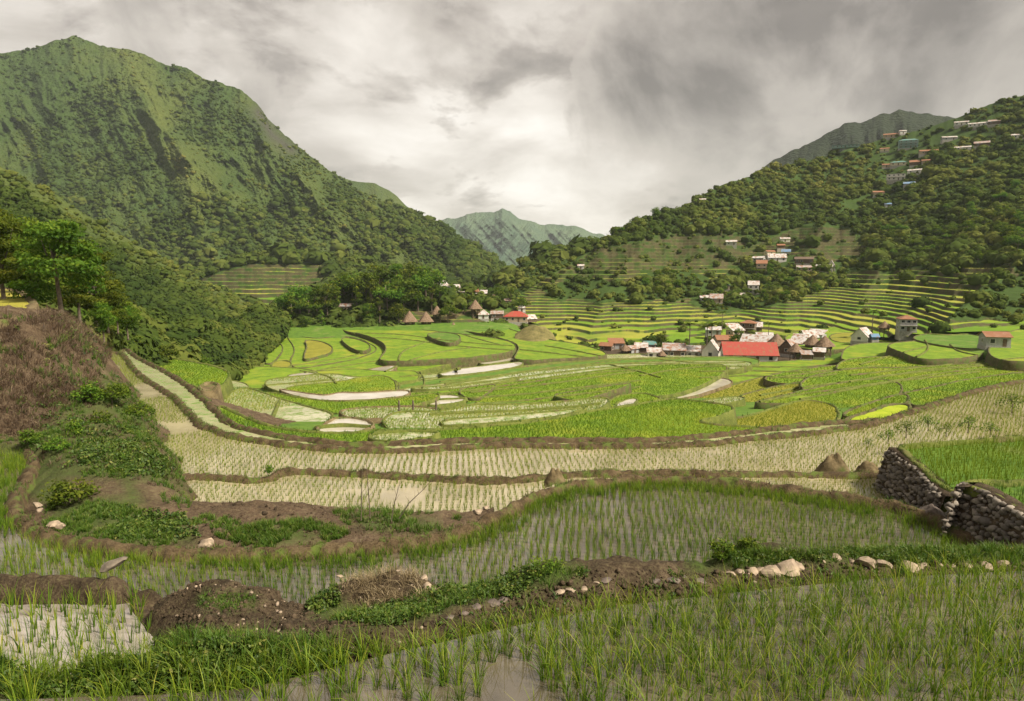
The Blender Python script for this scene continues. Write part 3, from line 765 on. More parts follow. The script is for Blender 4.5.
class Sheet: pass
def sheet(name, top, bot, nu, nv, mat, pw=1.0, mod=None, terrace=None, jit=0.0, back=True, cols=None, tmask=None, curve=None, low=False):
    """surface between bottom and top lines of (u, v, distance)"""
    u0 = max(top[0][0], bot[0][0]); u1 = min(top[-1][0], bot[-1][0])
    u = np.linspace(u0, u1, nu); t = np.linspace(0, 1, nv)
    T = cint(top, u); B = cint(bot, u)
    if jit:
        T[:, 0] += (fbm(u*.11, u*0, 4, 77) - .5) * jit
    v = B[None, :, 0] + (T[None, :, 0] - B[None, :, 0]) * t[:, None]
    d = B[None, :, 1] + (T[None, :, 1] - B[None, :, 1]) * (t[:, None] ** pw)
    U = np.broadcast_to(u, v.shape)
    if mod is not None: d = d * mod(U, v, t[:, None] + 0 * v)
    P = at_d(U, v, d)
    s = Sheet(); s.U, s.Vp, s.P0 = U, v, P.copy()
    if terrace is not None:
        st, mfun = terrace
        m = mfun(U, v)
        wob = 1.2 * st * (fbm(P[..., 0]/45, P[..., 1]/45, 3, 55) - .5)
        zz = P[..., 2] + wob; zk = -14.0; s2 = st * 2.0 if low else st
        q = np.where(zz < zk, (zz - zk) / st, (zz - zk) / s2); fl = np.floor(q); fr = q - fl
        q2 = fl + sstep(.80, .99, fr)
        zq = np.where(q2 < 0, zk + q2 * st, zk + q2 * s2) - wob
        P[..., 2] = P[..., 2] * (1 - m) + zq * m
        cols = dict(cols or {}); cols['level'] = np.where(m > .3, vnoise(fl * 3.7 + 0*fl, P[..., 0]/26 + fl*7.37, 4), .5)
        cols['tmask'] = m
    A = {k: (a(U, v, P) if callable(a) else a) for k, a in (cols or {}).items()}
    s.P, s.A = P, A
    PP = P
    if back:
        b1 = P[-1:] * 1.0; rows = []
        for k, (dy, dz) in enumerate([(.04, -.015), (.12, -.07), (.3, -.28)]):
            q = b1.copy(); dd = np.linalg.norm(b1, axis=-1)
            q[..., 1] += dd * dy; q[..., 2] += dd * dz; rows.append(q)
        PP = np.concatenate([P] + rows, 0)
        A = {k: np.concatenate([a] + [a[-1:]] * 3, 0) for k, a in A.items()}
    o = mk(name, PP.reshape(-1, 3), grid_faces(PP.shape[0], PP.shape[1]), mat, None, {k: a.ravel() for k, a in A.items()}, smooth=terrace is None)
    tag(o, kind='structure')
    s.o = o
    N = np.cross(np.gradient(s.P0, axis=1), np.gradient(s.P0, axis=0)); N /= np.linalg.norm(N, axis=-1)[..., None] + 1e-9
    s.N = np.where(N[..., 2:3] < 0, -N, N)
    return s

def at_sheet(s, u, v):
    """nearest point of a sheet to pixel u,v"""
    k = np.argmin((s.U - u) ** 2 + (s.Vp - v) ** 2)
    return s.P.reshape(-1, 3)[k].copy()

def mountain_mat(name, forest, grass, bare, sc):
    m, nt, b, out = new_mat(name)
    co = objco(nt)
    n = tnoise(nt, sc, 8, .6, co); n2 = tnoise(nt, sc * 9, 6, .65, co)
    g = math_n(nt, 'ADD', attr(nt, 'grass'), math_n(nt, 'MULTIPLY_ADD', n.outputs[0], .9, -.45), clamp=True)
    c = mixc(nt, g, mixc(nt, n2.outputs[0], tuple(x*.6 for x in forest), tuple(x*1.4 for x in forest)), mixc(nt, n2.outputs[0], tuple(x*.7 for x in grass), tuple(x*1.3 for x in grass)))
    c = mixc(nt, attr(nt, 'bare'), c, bare)
    nt.links.new(c, b.inputs['Base Color']); b.inputs['Roughness'].default_value = .95; b.inputs['Specular IOR Level'].default_value = .1
    vo = nt.nodes.new('ShaderNodeTexVoronoi'); vo.inputs['Scale'].default_value = sc * 13; vo.inputs['Randomness'].default_value = 1; nt.links.new(co, vo.inputs['Vector'])
    vo2 = nt.nodes.new('ShaderNodeTexVoronoi'); vo2.inputs['Scale'].default_value = sc * 31; nt.links.new(co, vo2.inputs['Vector'])
    hgt = math_n(nt, 'ADD', math_n(nt, 'MULTIPLY', vo.outputs['Distance'], -1.0), math_n(nt, 'MULTIPLY_ADD', vo2.outputs['Distance'], -.5, math_n(nt, 'MULTIPLY', n2.outputs[0], .8)))
    bump(nt, b, hgt, .9, .045 / sc)
    return m
M_MTN = mountain_mat('mountain_cover', (.040, .068, .017), (.100, .118, .028), (.06, .055, .05), .012)
M_MTN_DARK = mountain_mat('dark_mountain_cover', (.018, .027, .014), (.03, .038, .017), (.055, .05, .045), .008)
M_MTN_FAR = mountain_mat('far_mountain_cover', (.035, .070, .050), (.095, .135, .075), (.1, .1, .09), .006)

# the big mountain on the left
BTOP = [(-140,95,1350),(-60,66,1380),(0,53,1400),(30,49,1420),(50,43,1430),(62,39,1440),(75,35,1450),(88,41,1440),(100,46,1430),(118,48,1420),(140,52,1400),(152,58,1390),(165,66,1380),(180,66,1370),(190,69,1360),(205,78,1340),(225,85,1320),(243,92,1300),(256,104,1280),(268,120,1250),(280,131,1230),(300,148,1200),(320,163,1180),(345,182,1150),(370,196,1130),(400,207,1080),(420,214,1050),(440,223,1020),(470,241,980),(495,259,950),(506,270,930),(520,288,900)]
BBOT = [(-140,340,560),(0,335,600),(100,335,640),(200,330,660),(300,312,680),(400,305,720),(520,300,780)]
SPURS = [([(120,48),(150,95),(175,150),(196,200),(212,255),(228,290)], 26, .06), ([(243,92),(285,160),(330,215),(390,262),(430,290)], 30, .07), ([(345,182),(400,225),(450,258),(480,285)], 22, .05), ([(75,36),(60,110),(50,170),(70,240)], 26, .05), ([(0,53),(-20,130),(-30,220)], 24, .05), ([(196,200),(150,240),(130,290)], 20, .04), ([(330,215),(300,255),(270,300)], 18, .035), ([(175,150),(230,200),(275,250),(300,290)], 16, .035)]
def bmod(U, v, t):
    m = 1.0 + 0 * v
    wob = (fbm(U*.03, v*.03, 3, 61) - .5) * 18
    for line, w, a in SPURS:
        dd = segdist(U + wob, v + wob * .5, line)
        m = m - a * np.exp(-np.abs(dd) / w * 1.1) * sstep(1.02, .8, t)
    r = ridged((U - .45 * v) * .030 + .8*fbm(U*.02, v*.02, 3, 5), (v + .3 * U) * .012, 5, 41, .55)
    m = m - .075 * (r - .5) * sstep(1.0, .86, t)
    m = m - .020 * (fbm(U*.12, v*.12, 4, 42) - .5) - .0065 * (fbm(U*.45, v*.6, 3, 43) - .5)
    return m
def bgrass(U, v, P):
    g = .55 * np.exp(-segdist(U, v, SPURS[0][0]) / 14) + .3 * np.exp(-segdist(U, v, SPURS[1][0]) / 14) + .25 * np.exp(-segdist(U, v, SPURS[7][0]) / 12)
    return np.clip(g + .9 * (fbm(U*.035, v*.03, 4, 15) - .47), 0, 1)
def bbare(U, v, P):
    return .85 * np.exp(-segdist(U, v, [(258,112),(272,135),(292,150)]) / 7)
S_BIG = sheet('mountain', BTOP, BBOT, 760, 430, M_MTN, 1.0, bmod, None, 5.0, cols={'grass': bgrass, 'bare': bbare})

# shoulder behind it, far blue range, cloud-capped peak on the right
flatg = lambda k: (lambda U, v, P: np.clip(k + .9 * (fbm(U*.08, v*.06, 4, 19) - .5), 0, 1))
zero = lambda U, v, P: 0 * v
def rmod(a, s, f=.05):
    def fn(U, v, t):
        return 1 - a * (ridged(U * f + .6 * fbm(U*.03, v*.03, 2, s), v * f * .22, 5, s, .55) - .5) * sstep(1.0, .75, t) * 2
    return fn
sheet('mountain', [(300,172,1900),(335,177,1900),(350,180,1900),(370,183,1900),(382,186,1880),(396,195,1860),(406,206,1840),(430,224,1800)], [(300,240,1500),(430,260,1500)], 90, 60, M_MTN, 1, rmod(.03, 3), None, 3.0, cols={'grass': flatg(.3), 'bare': zero})
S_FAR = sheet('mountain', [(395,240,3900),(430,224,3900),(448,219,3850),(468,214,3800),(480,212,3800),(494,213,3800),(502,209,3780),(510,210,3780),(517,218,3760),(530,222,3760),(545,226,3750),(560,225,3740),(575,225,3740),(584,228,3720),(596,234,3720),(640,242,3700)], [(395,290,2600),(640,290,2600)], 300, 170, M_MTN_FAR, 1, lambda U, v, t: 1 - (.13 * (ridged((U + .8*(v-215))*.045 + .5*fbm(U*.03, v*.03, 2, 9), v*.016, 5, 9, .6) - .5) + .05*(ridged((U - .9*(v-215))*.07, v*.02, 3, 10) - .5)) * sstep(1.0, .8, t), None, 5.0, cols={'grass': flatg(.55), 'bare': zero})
sheet('mountain', [(735,186,1496),(760,170,1496),(780,157,1487),(795,150,1478),(812,142,1474),(830,131,1469),(845,124,1465),(860,122,1465),(876,117,1465),(888,113,1460),(900,110,1460),(915,112,1460),(930,113,1460),(950,117,1474),(1000,122,1487),(1100,120,1496)], [(735,230,1012),(1100,170,1012)], 220, 110, M_MTN_DARK, 1, rmod(.06, 13), None, 5.0, cols={'grass': flatg(.12), 'bare': zero})

# dark ridge in front of the mountain, left
NTOP = [(-120,120,350),(-40,150,360),(0,166,370),(30,181,375),(60,198,380),(100,224,385),(140,246,390),(170,262,395),(195,277,400),(220,291,400),(240,300,400),(262,309,395),(274,316,380)]
NBOT = [(-120,300,130),(0,320,150),(60,335,165),(120,345,185),(180,352,215),(220,350,245),(250,342,280),(274,328,320)]
def nmod(U, v, t): return 1 - .10 * (ridged((U - .9*v)*.03, (v + .5*U)*.012, 4, 23, .55) - .5) * sstep(1, .8, t) - .03 * (fbm(U*.1, v*.1, 3, 8) - .5)
S_NEAR = sheet('hillside', NTOP, NBOT, 220, 150, M_MTN, 1.1, nmod, None, 4.0, cols={'grass': lambda U, v, P: np.clip(.55 - (v - cint(NTOP, U[0])[None, :, 0]) * .012 + .7*(fbm(U*.05, v*.05, 4, 71) - .5), 0, 1), 'bare': lambda U, v, P: .7 * np.exp(-segdist(U, v, [(205,312),(222,322),(232,334)]) / 7)})

# wooded gully below it
GTOP = [(40,285,110),(110,318,150),(150,322,165),(200,328,200),(240,322,245),(265,312,275),(285,317,295)]
GBOT = [(40,342,72),(110,358,100),(150,374,116),(200,384,136),(235,382,160),(262,360,205),(285,334,262)]
S_GUL = sheet('hillside', GTOP, GBOT, 90, 50, M_MTN, 1, lambda U, v, t: 1 - .05*(fbm(U*.1, v*.1, 3, 4) - .5), None, 0, cols={'grass': flatg(.35), 'bare': zero})

# ------- terraced slopes share one material: flats planted, risers of earth and stone
def terrace_mat(name, flats, wall, wild):
    m, nt, b, out = new_mat(name)
    co = objco(nt); geo = nt.nodes.new('ShaderNodeNewGeometry')
    sx = nt.nodes.new('ShaderNodeSeparateXYZ'); nt.links.new(geo.outputs['True Normal'], sx.inputs[0])
    n = tnoise(nt, .25, 6, .65, co); n2 = tnoise(nt, .03, 4, .6, co)
    lv = math_n(nt, 'ADD', attr(nt, 'level'), math_n(nt, 'MULTIPLY_ADD', n2.outputs[0], .8, -.4))
    fl = ramp(nt, flats, lv).outputs[0]
    wl = mixc(nt, n.outputs[0], tuple(x*.6 for x in wall), tuple(x*1.5 for x in wall))
    wl = mixc(nt, ramp(nt, [(.45, (0,0,0)), (.6, (1,1,1))], tnoise(nt, .12, 4, .6, co).outputs[0]).outputs[0], wl, wild)
    up = ramp(nt, [(.86, (0,0,0)), (.95, (1,1,1))], sx.outputs[2]).outputs[0]
    c = mixc(nt, up, wl, fl)
    wd = mixc(nt, n.outputs[0], tuple(x*.6 for x in wild), tuple(x*1.5 for x in wild))
    nt.links.new(mixc(nt, attr(nt, 'tmask'), wd, c), b.inputs['Base Color'])
    b.inputs['Roughness'].default_value = .9; b.inputs['Specular IOR Level'].default_value = .1
    bump(nt, b, n.outputs[0], .7, .5)
    return m
M_TERR = terrace_mat('terraced_slope', [(.12, (.09,.17,.014)), (.35, (.14,.22,.018)), (.55, (.20,.24,.026)), (.72, (.25,.25,.04)), (.92, (.11,.17,.02))], (.062,.056,.026), (.034,.060,.012))
M_TERR_OLD = terrace_mat('old_terraced_slope', [(.15, (.12,.14,.025)), (.5, (.17,.165,.04)), (.85, (.14,.115,.05))], (.07,.055,.03), (.045,.08,.015))

# hillside of the village, right
HTOP = [(470,300,430),(490,290,440),(505,281,450),(530,271,460),(560,261,470),(590,249,480),(605,238,490),(640,219,520),(680,209,560),(700,197,580),(720,186,600),(750,176,620),(780,168,630),(800,163,640),(830,155,645),(860,146,650),(885,139,650),(905,134,640),(930,126,630),(950,120,620),(970,112,610),(1000,101,600),(1030,94,590),(1100,80,560),(1180,75,520)]
HBOT = [(u_, v_, float(at_z(u_, v_, zf(u_, v_) - 1.2) @ np.array([0, CP, -SP]))) for u_, v_ in [(470,345),(505,344),(560,346),(600,349),(650,350),(700,349),(750,346),(800,341),(850,337),(905,334),(950,331),(1024,330),(1100,330),(1180,330)]]
TZ = [[(512,300),(545,278),(590,254),(640,240),(700,226),(745,236),(748,275),(700,300),(520,312)], [(500,345),(520,296),(545,284),(590,268),(640,262),(690,275),(700,300),(720,306),(760,300),(800,290),(840,272),(1010,262),(1040,300),(1040,330),(500,350)], [(575,262),(600,245),(660,250),(740,255),(750,275),(700,290),(640,284),(590,280)], [(740,250),(800,226),(850,228),(870,250),(850,262),(800,262),(770,268),(745,275)]]
WILD = [[(540,287),(600,278),(640,290),(620,302),(560,300)], [(625,282),(660,270),(720,278),(712,300),(640,300)], [(690,304),(745,262),(800,256),(850,262),(835,285),(770,305),(720,312)], [(945,318),(985,285),(1060,262),(1060,320)]]
def hmask(U, v):
    m = np.zeros(v.shape)
    for p in TZ: m = np.maximum(m, inpoly(U, v, p))
    for p in WILD: m = np.where(inpoly(U + 10*(fbm(U*.08, v*.08, 3, 3) - .5), v + 8*(fbm(U*.08, v*.08, 3, 6) - .5), p), 0, m)
    return np.clip(m, 0, 1)
def hmod(U, v, t):
    m = 1 - .065 * (ridged((U + .6*v)*.012 + 3, (v - .3*U)*.006, 3, 29, .5) - .5) * sstep(1, .8, t) * sstep(0, .12, t)
    m = m - .06 * np.exp(-segdist(U, v, [(590,250),(560,275),(520,300)]) / 18) * sstep(1, .9, t)
    m = m - .10 * np.exp(-segdist(U, v, [(1030,255),(985,290),(950,320)]) / 24)
    return m
S_HILL = sheet('hillside', HTOP, HBOT, 520, 620, M_TERR, .9, hmod, (1.15, hmask), 3.0, low=True)
# wooded spur running into the gap of the valley
S_GAP = sheet('hillside', [(430,300,560),(470,290,560),(500,284,560),(520,270,560),(535,258,560),(560,250,565),(590,244,570),(620,240,570)], [(430,330,420),(620,320,480)], 60, 40, M_MTN, 1, None, None, 3, cols={'grass': flatg(.15), 'bare': zero})

# terraced foot of the big mountain
LTM = [(190,284),(205,276),(250,264),(325,263),(332,282),(300,304),(262,311),(235,302)]
S_LT = sheet('hillside', [(150,272,640),(195,270,640),(250,258,650),(320,256,660),(360,262,670),(420,275,670)], [(150,330,470),(260,330,470),(420,322,480)], 240, 260, M_TERR, 1, None, (3.0, lambda U, v: inpoly(U + 6*(fbm(U*.1, v*.1, 3, 3) - .5), v, LTM) * 1.0), 2)
# wooded knoll with the hamlet
S_KN = sheet('hillside', [(235,322,345),(262,318,340),(285,303,335),(310,296,335),(350,292,330),(400,288,330),(440,290,330),(470,294,330),(500,302,330),(530,314,325),(560,330,320)], [(235,345,275),(285,338,285),(340,334,290),(400,336,290),(470,340,288),(520,345,285),(560,350,283)], 120, 50, M_TERR_OLD, 1, None, (1.6, lambda U, v: ((U > 395) & (v > 309)) * 1.0), 2)
# small dry knoll in front of the hamlet
S_DK = sheet('hillside', [(515,334,258),(524,328,262),(533,325,264),(545,327,263),(553,334,260),(557,341,255)], [(515,341,250),(530,343,247),(545,344,246),(557,343,252)], 50, 26, soil('dry_knoll', (.06,.055,.02), (.13,.115,.04), (.2,.17,.07), .3, .9, .3), .8, lambda U, v, t: 1 - .02*np.sin(np.pi*np.clip((U-515)/42,0,1)), None, 1.5)

# ------- valley floor sheet under the terraces, and the far ground
u = np.linspace(-420, 1500, 160); v = np.linspace(318, 475, 70)
U, Vv = np.meshgrid(u, v[::-1])
Zb = zf(U, Vv) - .9 - 2.6 * sstep(352, 372, Vv) - 7 * sstep(346, 339, Vv) * sstep(500, 560, U)
Pb = at_z(U, Vv, Zb)
tag(mk('valley_floor', Pb.reshape(-1, 3), grid_faces(*U.shape), M_GREEN2, smooth=True), kind='structure')
R = 5600.0
tag(mk('ground', np.array([(-R, -R, -75), (R, -R, -75), (R, R, -75), (-R, R, -75)]), np.array([[0, 1, 2, 3]]), soil('far_ground', (.03,.05,.012), (.05,.07,.02), (.08,.09,.03), .02)), kind='structure')
# the terrace the camera stands on
b_ = MB().box(-14, 14, -16, 2.0, -6, -1.65)
tag(b_.build('ground', MUD), kind='structure')

# ------------------------------------------------------------------ the air of the valley
hz = MB().box(-5700, 5700, -5700, 5700, -76.5, 640).build('haze', bpy.data.materials.new('haze'))
hm = hz.data.materials[0]; hm.use_nodes = True; hn = hm.node_tree; hn.nodes.clear()
ho = hn.nodes.new('ShaderNodeOutputMaterial'); hv = hn.nodes.new('ShaderNodeVolumePrincipled')
hv.inputs['Color'].default_value = (.86, .93, 1.0, 1); hv.inputs['Density'].default_value = HAZE
hn.links.new(hv.outputs[0], ho.inputs['Volume']); tag(hz, kind='stuff')
# ------------------------------------------------------------------ rice
VISM = 0
def put(P2, z): return np.column_stack([P2, np.full(len(P2), z)])
def keep(P3, m=110): return P3[visible(P3, m)]

DRY_PALE = leafmat('straw', [(0, (.12, .085, .045)), (.5, (.26, .20, .11)), (1, (.42, .34, .20))], .15)
# foreground paddy: the 300 largest clumps are things, the rest one mass
P = rows_in(W_A, .165, .10, 0.0, .16)
P3 = put(P, -4.0); P3[:, 2] -= .02
u_, v_ = project(P3 + [0, 0, .25])
okb = (P3[:, 2] > bank_z(P3[:, 0], P3[:, 1]) - .06) & (u_ > -180) & (u_ < 1260) & (v_ < 745) & (P3[:, 1] > 4.3)
okb &= (fbm(P3[:, 0]*.9, P3[:, 1]*.9, 3, 91) > .30) 
okb &= ~(inpoly(u_, v_, [(305,640),(420,655),(470,690),(460,720),(280,720)]) & (rng.uniform(0, 1, len(P3)) < .35))
okb &= ~((u_ < 290) & (rng.uniform(0, 1, len(P3)) < .2))
P3 = P3[okb]
uu_, vv_ = project(P3); order = np.argsort(P3[:, 1] + 100.0 * ((uu_ < -5) | (uu_ > 1029) | (vv_ > 705))); P3 = P3[order]
near, rest = P3[:300], P3[300:]
pro = []
for k in range(8):
    V, Fs, R_ = clumps(np.zeros((1, 3)), 17 + k % 3 * 4, .335, .045, .0085, .42, 4, .35, np.array([.45]), .35)
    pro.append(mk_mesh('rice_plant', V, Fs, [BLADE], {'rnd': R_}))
for i, p in enumerate(near):
    o = bpy.data.objects.new('rice_plant', pro[int(rng.integers(8))]); COL.objects.link(o)
    o.location = p; s = float(rng.uniform(.72, 1.15)); o.scale = (s, s, s * float(rng.uniform(.9, 1.12))); o.rotation_euler = (0, 0, float(rng.uniform(0, 6.28)))
    tag(o, 'green clump of young rice standing in the muddy foreground paddy', 'rice plant', 'rice clumps planted in the foreground paddy')
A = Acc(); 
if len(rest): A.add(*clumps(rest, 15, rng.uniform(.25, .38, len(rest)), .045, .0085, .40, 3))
# rice against the bank on the left
o = A.build('rice', BLADE); tag(o, kind='stuff')

# lower-left flooded plot, thin seedlings
P = put(rows_in(W_C, .20, .32, .05, .14), -5.42); P = P[P[:, 2] + .06 > bank_z(P[:, 0], P[:, 1])]; P = keep(P)
A = Acc(); A.add(*clumps(P, 7, rng.uniform(.28, .50, len(P)), .035, .014, .25, 3, rvar=.35))
tag(A.build('rice', BLADE), kind='stuff')

# the crescent paddy
P = put(rows_in(W_B, .25, -.12, .5, .16), -9.03)
P = keep(P); P = P[P[:, 1] > 17.0]
P = P[fbm(P[:, 0]*.35, P[:, 1]*.35, 3, 17) > .24]
u_, v_ = project(P)
dens = np.where((u_ < 330), .72, 1.0)
A = Acc(); A.add(*clumps(P, 12, rng.uniform(.28, .44, len(P)) * np.where(u_ < 120, 1.2, 1), .045, .013, .22, 2, rnd=np.clip(.35 + .5*(fbm(P[:,0]*.2, P[:,1]*.2, 3, 6)-.3) + .25*sstep(560, 660, u_)*sstep(540,500,v_)*0, 0, 1)))
# denser, taller fringe along its far bund
b = W_B; Nb = IN_B
fr = np.repeat(b, 4, 0) + np.repeat(Nb, 4, 0) * rng.uniform(.5, 1.3, (len(b)*4, 1)); fr = keep(put(fr, -9.0))
fr = fr[(fr[:, 1] > 19) & (fbm(fr[:, 0]*.6, fr[:, 1]*.6, 3, 44) > .38)]
A.add(*clumps(fr, 9, rng.uniform(.22, .42, len(fr)), .07, .014, .3, 2, rnd=rng.uniform(.1, .5, len(fr))))
tag(A.build('rice', BLADE), kind='stuff')

def seedfield(W, z, sp, ang, h, nb, mat, wid, thr=.28, wb=.6, fs=.15, seg=1):
    P = put(rows_in(W, sp, ang, wb, .10), z - .03); P = keep(P, 12)
    n = fbm(P[:, 0]*fs, P[:, 1]*fs, 3, 27); P = P[n > thr]
    A = Acc(); A.add(*clumps(P, nb, h * rng.uniform(.8, 1.2, len(P)), .05 * sp / .3, wid, .2, seg, rnd=np.clip(.25 + .9*(fbm(P[:,0]*.06, P[:,1]*.06, 3, 7) - .2), 0, 1)))
    tag(A.build('rice', mat), kind='stuff')
seedfield(W_F, -10.5, .28, .05, .34, 8, BLADE_Y, .020, .12)
seedfield(W_G, -11.5, .33, .08, .34, 7, BLADE_Y, .028, .26)
seedfield(W_R1, -8.7, .28, .3, .48, 8, BLADE_D, .022, .1, .3)
P = put(rows_in(W_R2, .28, .3, .2, .2), -7.55); P = keep(P)
A = Acc(); A.add(*clumps(P, 10, rng.uniform(.15, .4, len(P)), .1, .018, .3, 2)); tag(A.build('grass', GRASS), kind='stuff')

# valley fields: coarser clumps, to 190 m
AG, AS, AD = Acc(), Acc(), Acc()
for kind, W, z, d in VAL:
    if d > 165 or kind in 'WYK': continue
    sp = {'S': .0046, 'G': .0042, 'D': .0042, 'O': .0046, 'Y': .004, 'K': .004}[kind] * d
    sp = max(sp, .30)
    P = put(rows_in(W, sp, rng.uniform(-.4, .4), .5, .16), z - .03); P = keep(P, 8)
    if not len(P): continue
    n = fbm(P[:, 0]*.08, P[:, 1]*.08, 3, int(abs(z)*10))
    P = P[n > ((.42 if d < 110 else .50) if kind == 'S' else .16)]
    if not len(P): continue
    r0 = np.clip(.45 + 1.1*(fbm(P[:, 0]*.05, P[:, 1]*.05, 3, 12) - .5), 0, 1)
    hh = rng.uniform(.22, .42, len(P)) * max(1, d / 170)
    acc = {'S': AS, 'G': AG, 'D': AD, 'O': AS, 'Y': AS, 'K': AS}[kind]
    acc.add(*clumps(P, 5, hh, sp * .28, .0007 * d + .006, .3, 1, rnd=r0))
for a, m in ((AG, BLADE), (AS, BLADE_Y), (AD, BLADE_D)):
    o = a.build('rice', m)
    tag(o, kind='stuff')

# ------------------------------------------------------------------ grass, weeds, brush on bunds and banks
def bund_tufts(fname_list, per_m, h, mat, wid, nb=7, dmax=120, name='grass', thr=.4):
    A = Acc()
    for (W, z, wb, IN, hh) in fname_list:
        y = W[:, 1].min()
        n = len(W); L = np.sqrt(((W - np.roll(W, 1, 0))**2).sum(1))
        k = rng.poisson(per_m * L)
        i = np.repeat(np.arange(n), k)
        if not len(i): continue
        j = (i + 1) % n; t = rng.uniform(0, 1, (len(i), 1))
        off = rng.uniform(-.1, 1.25, len(i)) * wb
        p = W[i] * (1 - t) + W[j] * t + IN[i] * off[:, None]
        q = np.clip(off / wb, 0, 1.3)
        zz = z + hh[i] * np.interp(q, [0, .35, .72, 1.05, 1.3], [.8, 1.05, .9, .25, -.1]) - .02
        P = np.column_stack([p, zz]); P = keep(P); P = P[P[:, 1] < dmax]
        nn = fbm(P[:, 0]*.5, P[:, 1]*.5, 3, 37); P = P[nn > thr]
        if len(P): A.add(*clumps(P, nb, h * rng.uniform(.5, 1.4, len(P)), .07, wid, .55, 1 if wid > .018 else 2))
    return tag(A.build(name, mat), kind='stuff')
allf = FIELDS['rice_paddy']
nearf = [f for f in allf if f[0][:, 1].min() < 35 and f[1] > -13 and f[1] < -8]
midf = [f for f in allf if f[1] <= -12.6 and f[0][:, 1].min() < 110]
bund_tufts(nearf, 13, .15, GRASS, .014, 7, 90, thr=.45)
bund_tufts(nearf, 7, .16, DRY, .014, 6, 60, name='dry_straw', thr=.42)
bund_tufts(midf, 1.6, .34, GRASS, .055, 5, 110, thr=.35)

def on_surface(poly, n, zfun, box, m=0):
    """n random points of a height surface seen inside the pixel polygon"""
    out = []; got = 0
    for _ in range(40):
        x = rng.uniform(box[0], box[1], 60000); y = rng.uniform(box[2], box[3], 60000)
        z = zfun(x, y); P = np.column_stack([x, y, z]); u, v = project(P)
        P = P[inpoly(u, v, poly)]
        out.append(P); got += len(P)
        if got >= n: break
    return np.concatenate(out)[:n]
BB = (-11, 13.5, 5.3, 10.2); MB_ = (-40, -1, 18, 70)
def grass_on(poly, n, zfun, box, h, nb, wid, mat=GRASS, name='grass', lean=.5, seg=2, spread=.05, thr=.0, f=1.5):
    P = on_surface(poly, n, zfun, box)
    if thr: P = P[fbm(P[:, 0]*f, P[:, 1]*f, 3, 47) > thr]
    A = Acc(); A.add(*clumps(P - [0, 0, .01], nb, h * rng.uniform(.5, 1.5, len(P)), spread, wid, lean, seg)); return tag(A.build(name, mat), kind='stuff')
def weeds_on(poly, n, zfun, box, h, size, per=14, thr=.0, f=1.2, mat=WEED, name='weeds'):
    """low leafy plants: small leaves around short stems"""
    P = on_surface(poly, n, zfun, box)
    if thr: P = P[fbm(P[:, 0]*f, P[:, 1]*f, 3, 53) > thr]
    N = len(P) * per
    PP = np.repeat(P, per, 0); a = rng.uniform(0, 6.28, N); r = h * .8 * np.sqrt(rng.uniform(0, 1, N)); hh = h * rng.uniform(.1, 1, N) * np.repeat(rng.uniform(.5, 1.3, len(P)), per)
    C = PP + np.column_stack([r*np.cos(a), r*np.sin(a), hh])
    Nn = np.column_stack([np.cos(a)*.5, np.sin(a)*.5, np.full(N, .9)])
    A = Acc(); A.add(*leaves(C, size * rng.uniform(.6, 1.3, N), Nn, np.clip(np.repeat(rng.uniform(.2, .8, len(P)), per) + rng.uniform(-.25, .3, N), 0, 1)))
    return tag(A.build(name, mat), kind='stuff')

LEFTBANK = [(-60,652),(120,654),(185,634),(250,640),(335,642),(350,664),(250,690),(-60,701)]
weeds_on(LEFTBANK, 2600, bank_z, BB, .09, .026, 13, .36)
grass_on(LEFTBANK, 1500, bank_z, BB, .15, 9, .009, thr=.35)
grass_on([(-60,675),(250,668),(330,655),(420,640),(420,652),(330,672),(250,698),(-60,712)], 420, bank_z, BB, .30, 10, .010, BLADE_D, 'grass')
RSTRIP = [(690,548),(760,552),(1280,546),(1280,561),(960,563),(900,564),(850,562),(800,561),(740,570)]
grass_on(RSTRIP, 2600, bank_z, BB, .11, 9, .009, thr=.3); weeds_on(RSTRIP, 1100, bank_z, BB, .07, .022, 12, .42)
grass_on([(700,570),(1100,566),(1100,572),(800,590),(600,612),(520,628),(420,650),(400,640),(520,606)], 500, bank_z, BB, .12, 8, .009, thr=.48, f=2.5)
weeds_on([(700,568),(1100,566),(1100,576),(800,590),(600,612),(520,626),(420,648),(400,632),(520,600)], 420, bank_z, BB, .06, .02, 9, .50, 2.5)
PILE = [(330,622),(360,612),(400,600),(450,582),(500,572),(545,562),(590,575),(540,594),(480,602),(430,616),(395,626)]
weeds_on(PILE, 1500, bank_z, BB, .08, .022, 13, .40, 2.0); grass_on(PILE, 700, bank_z, BB, .13, 8, .008, thr=.42, f=2)
weeds_on([(305,606),(330,590),(350,590),(340,605),(320,616)], 160, bank_z, BB, .08, .024, 12)
grass_on([(200,594),(250,594),(262,604),(230,612),(200,606)], 260, bank_z, BB, .05, 7, .007)
grass_on([(345,570),(420,568),(430,600),(370,610),(345,600)], 260, bank_z, BB, .15, 8, .006, DRY_PALE, 'dry_straw', .9)
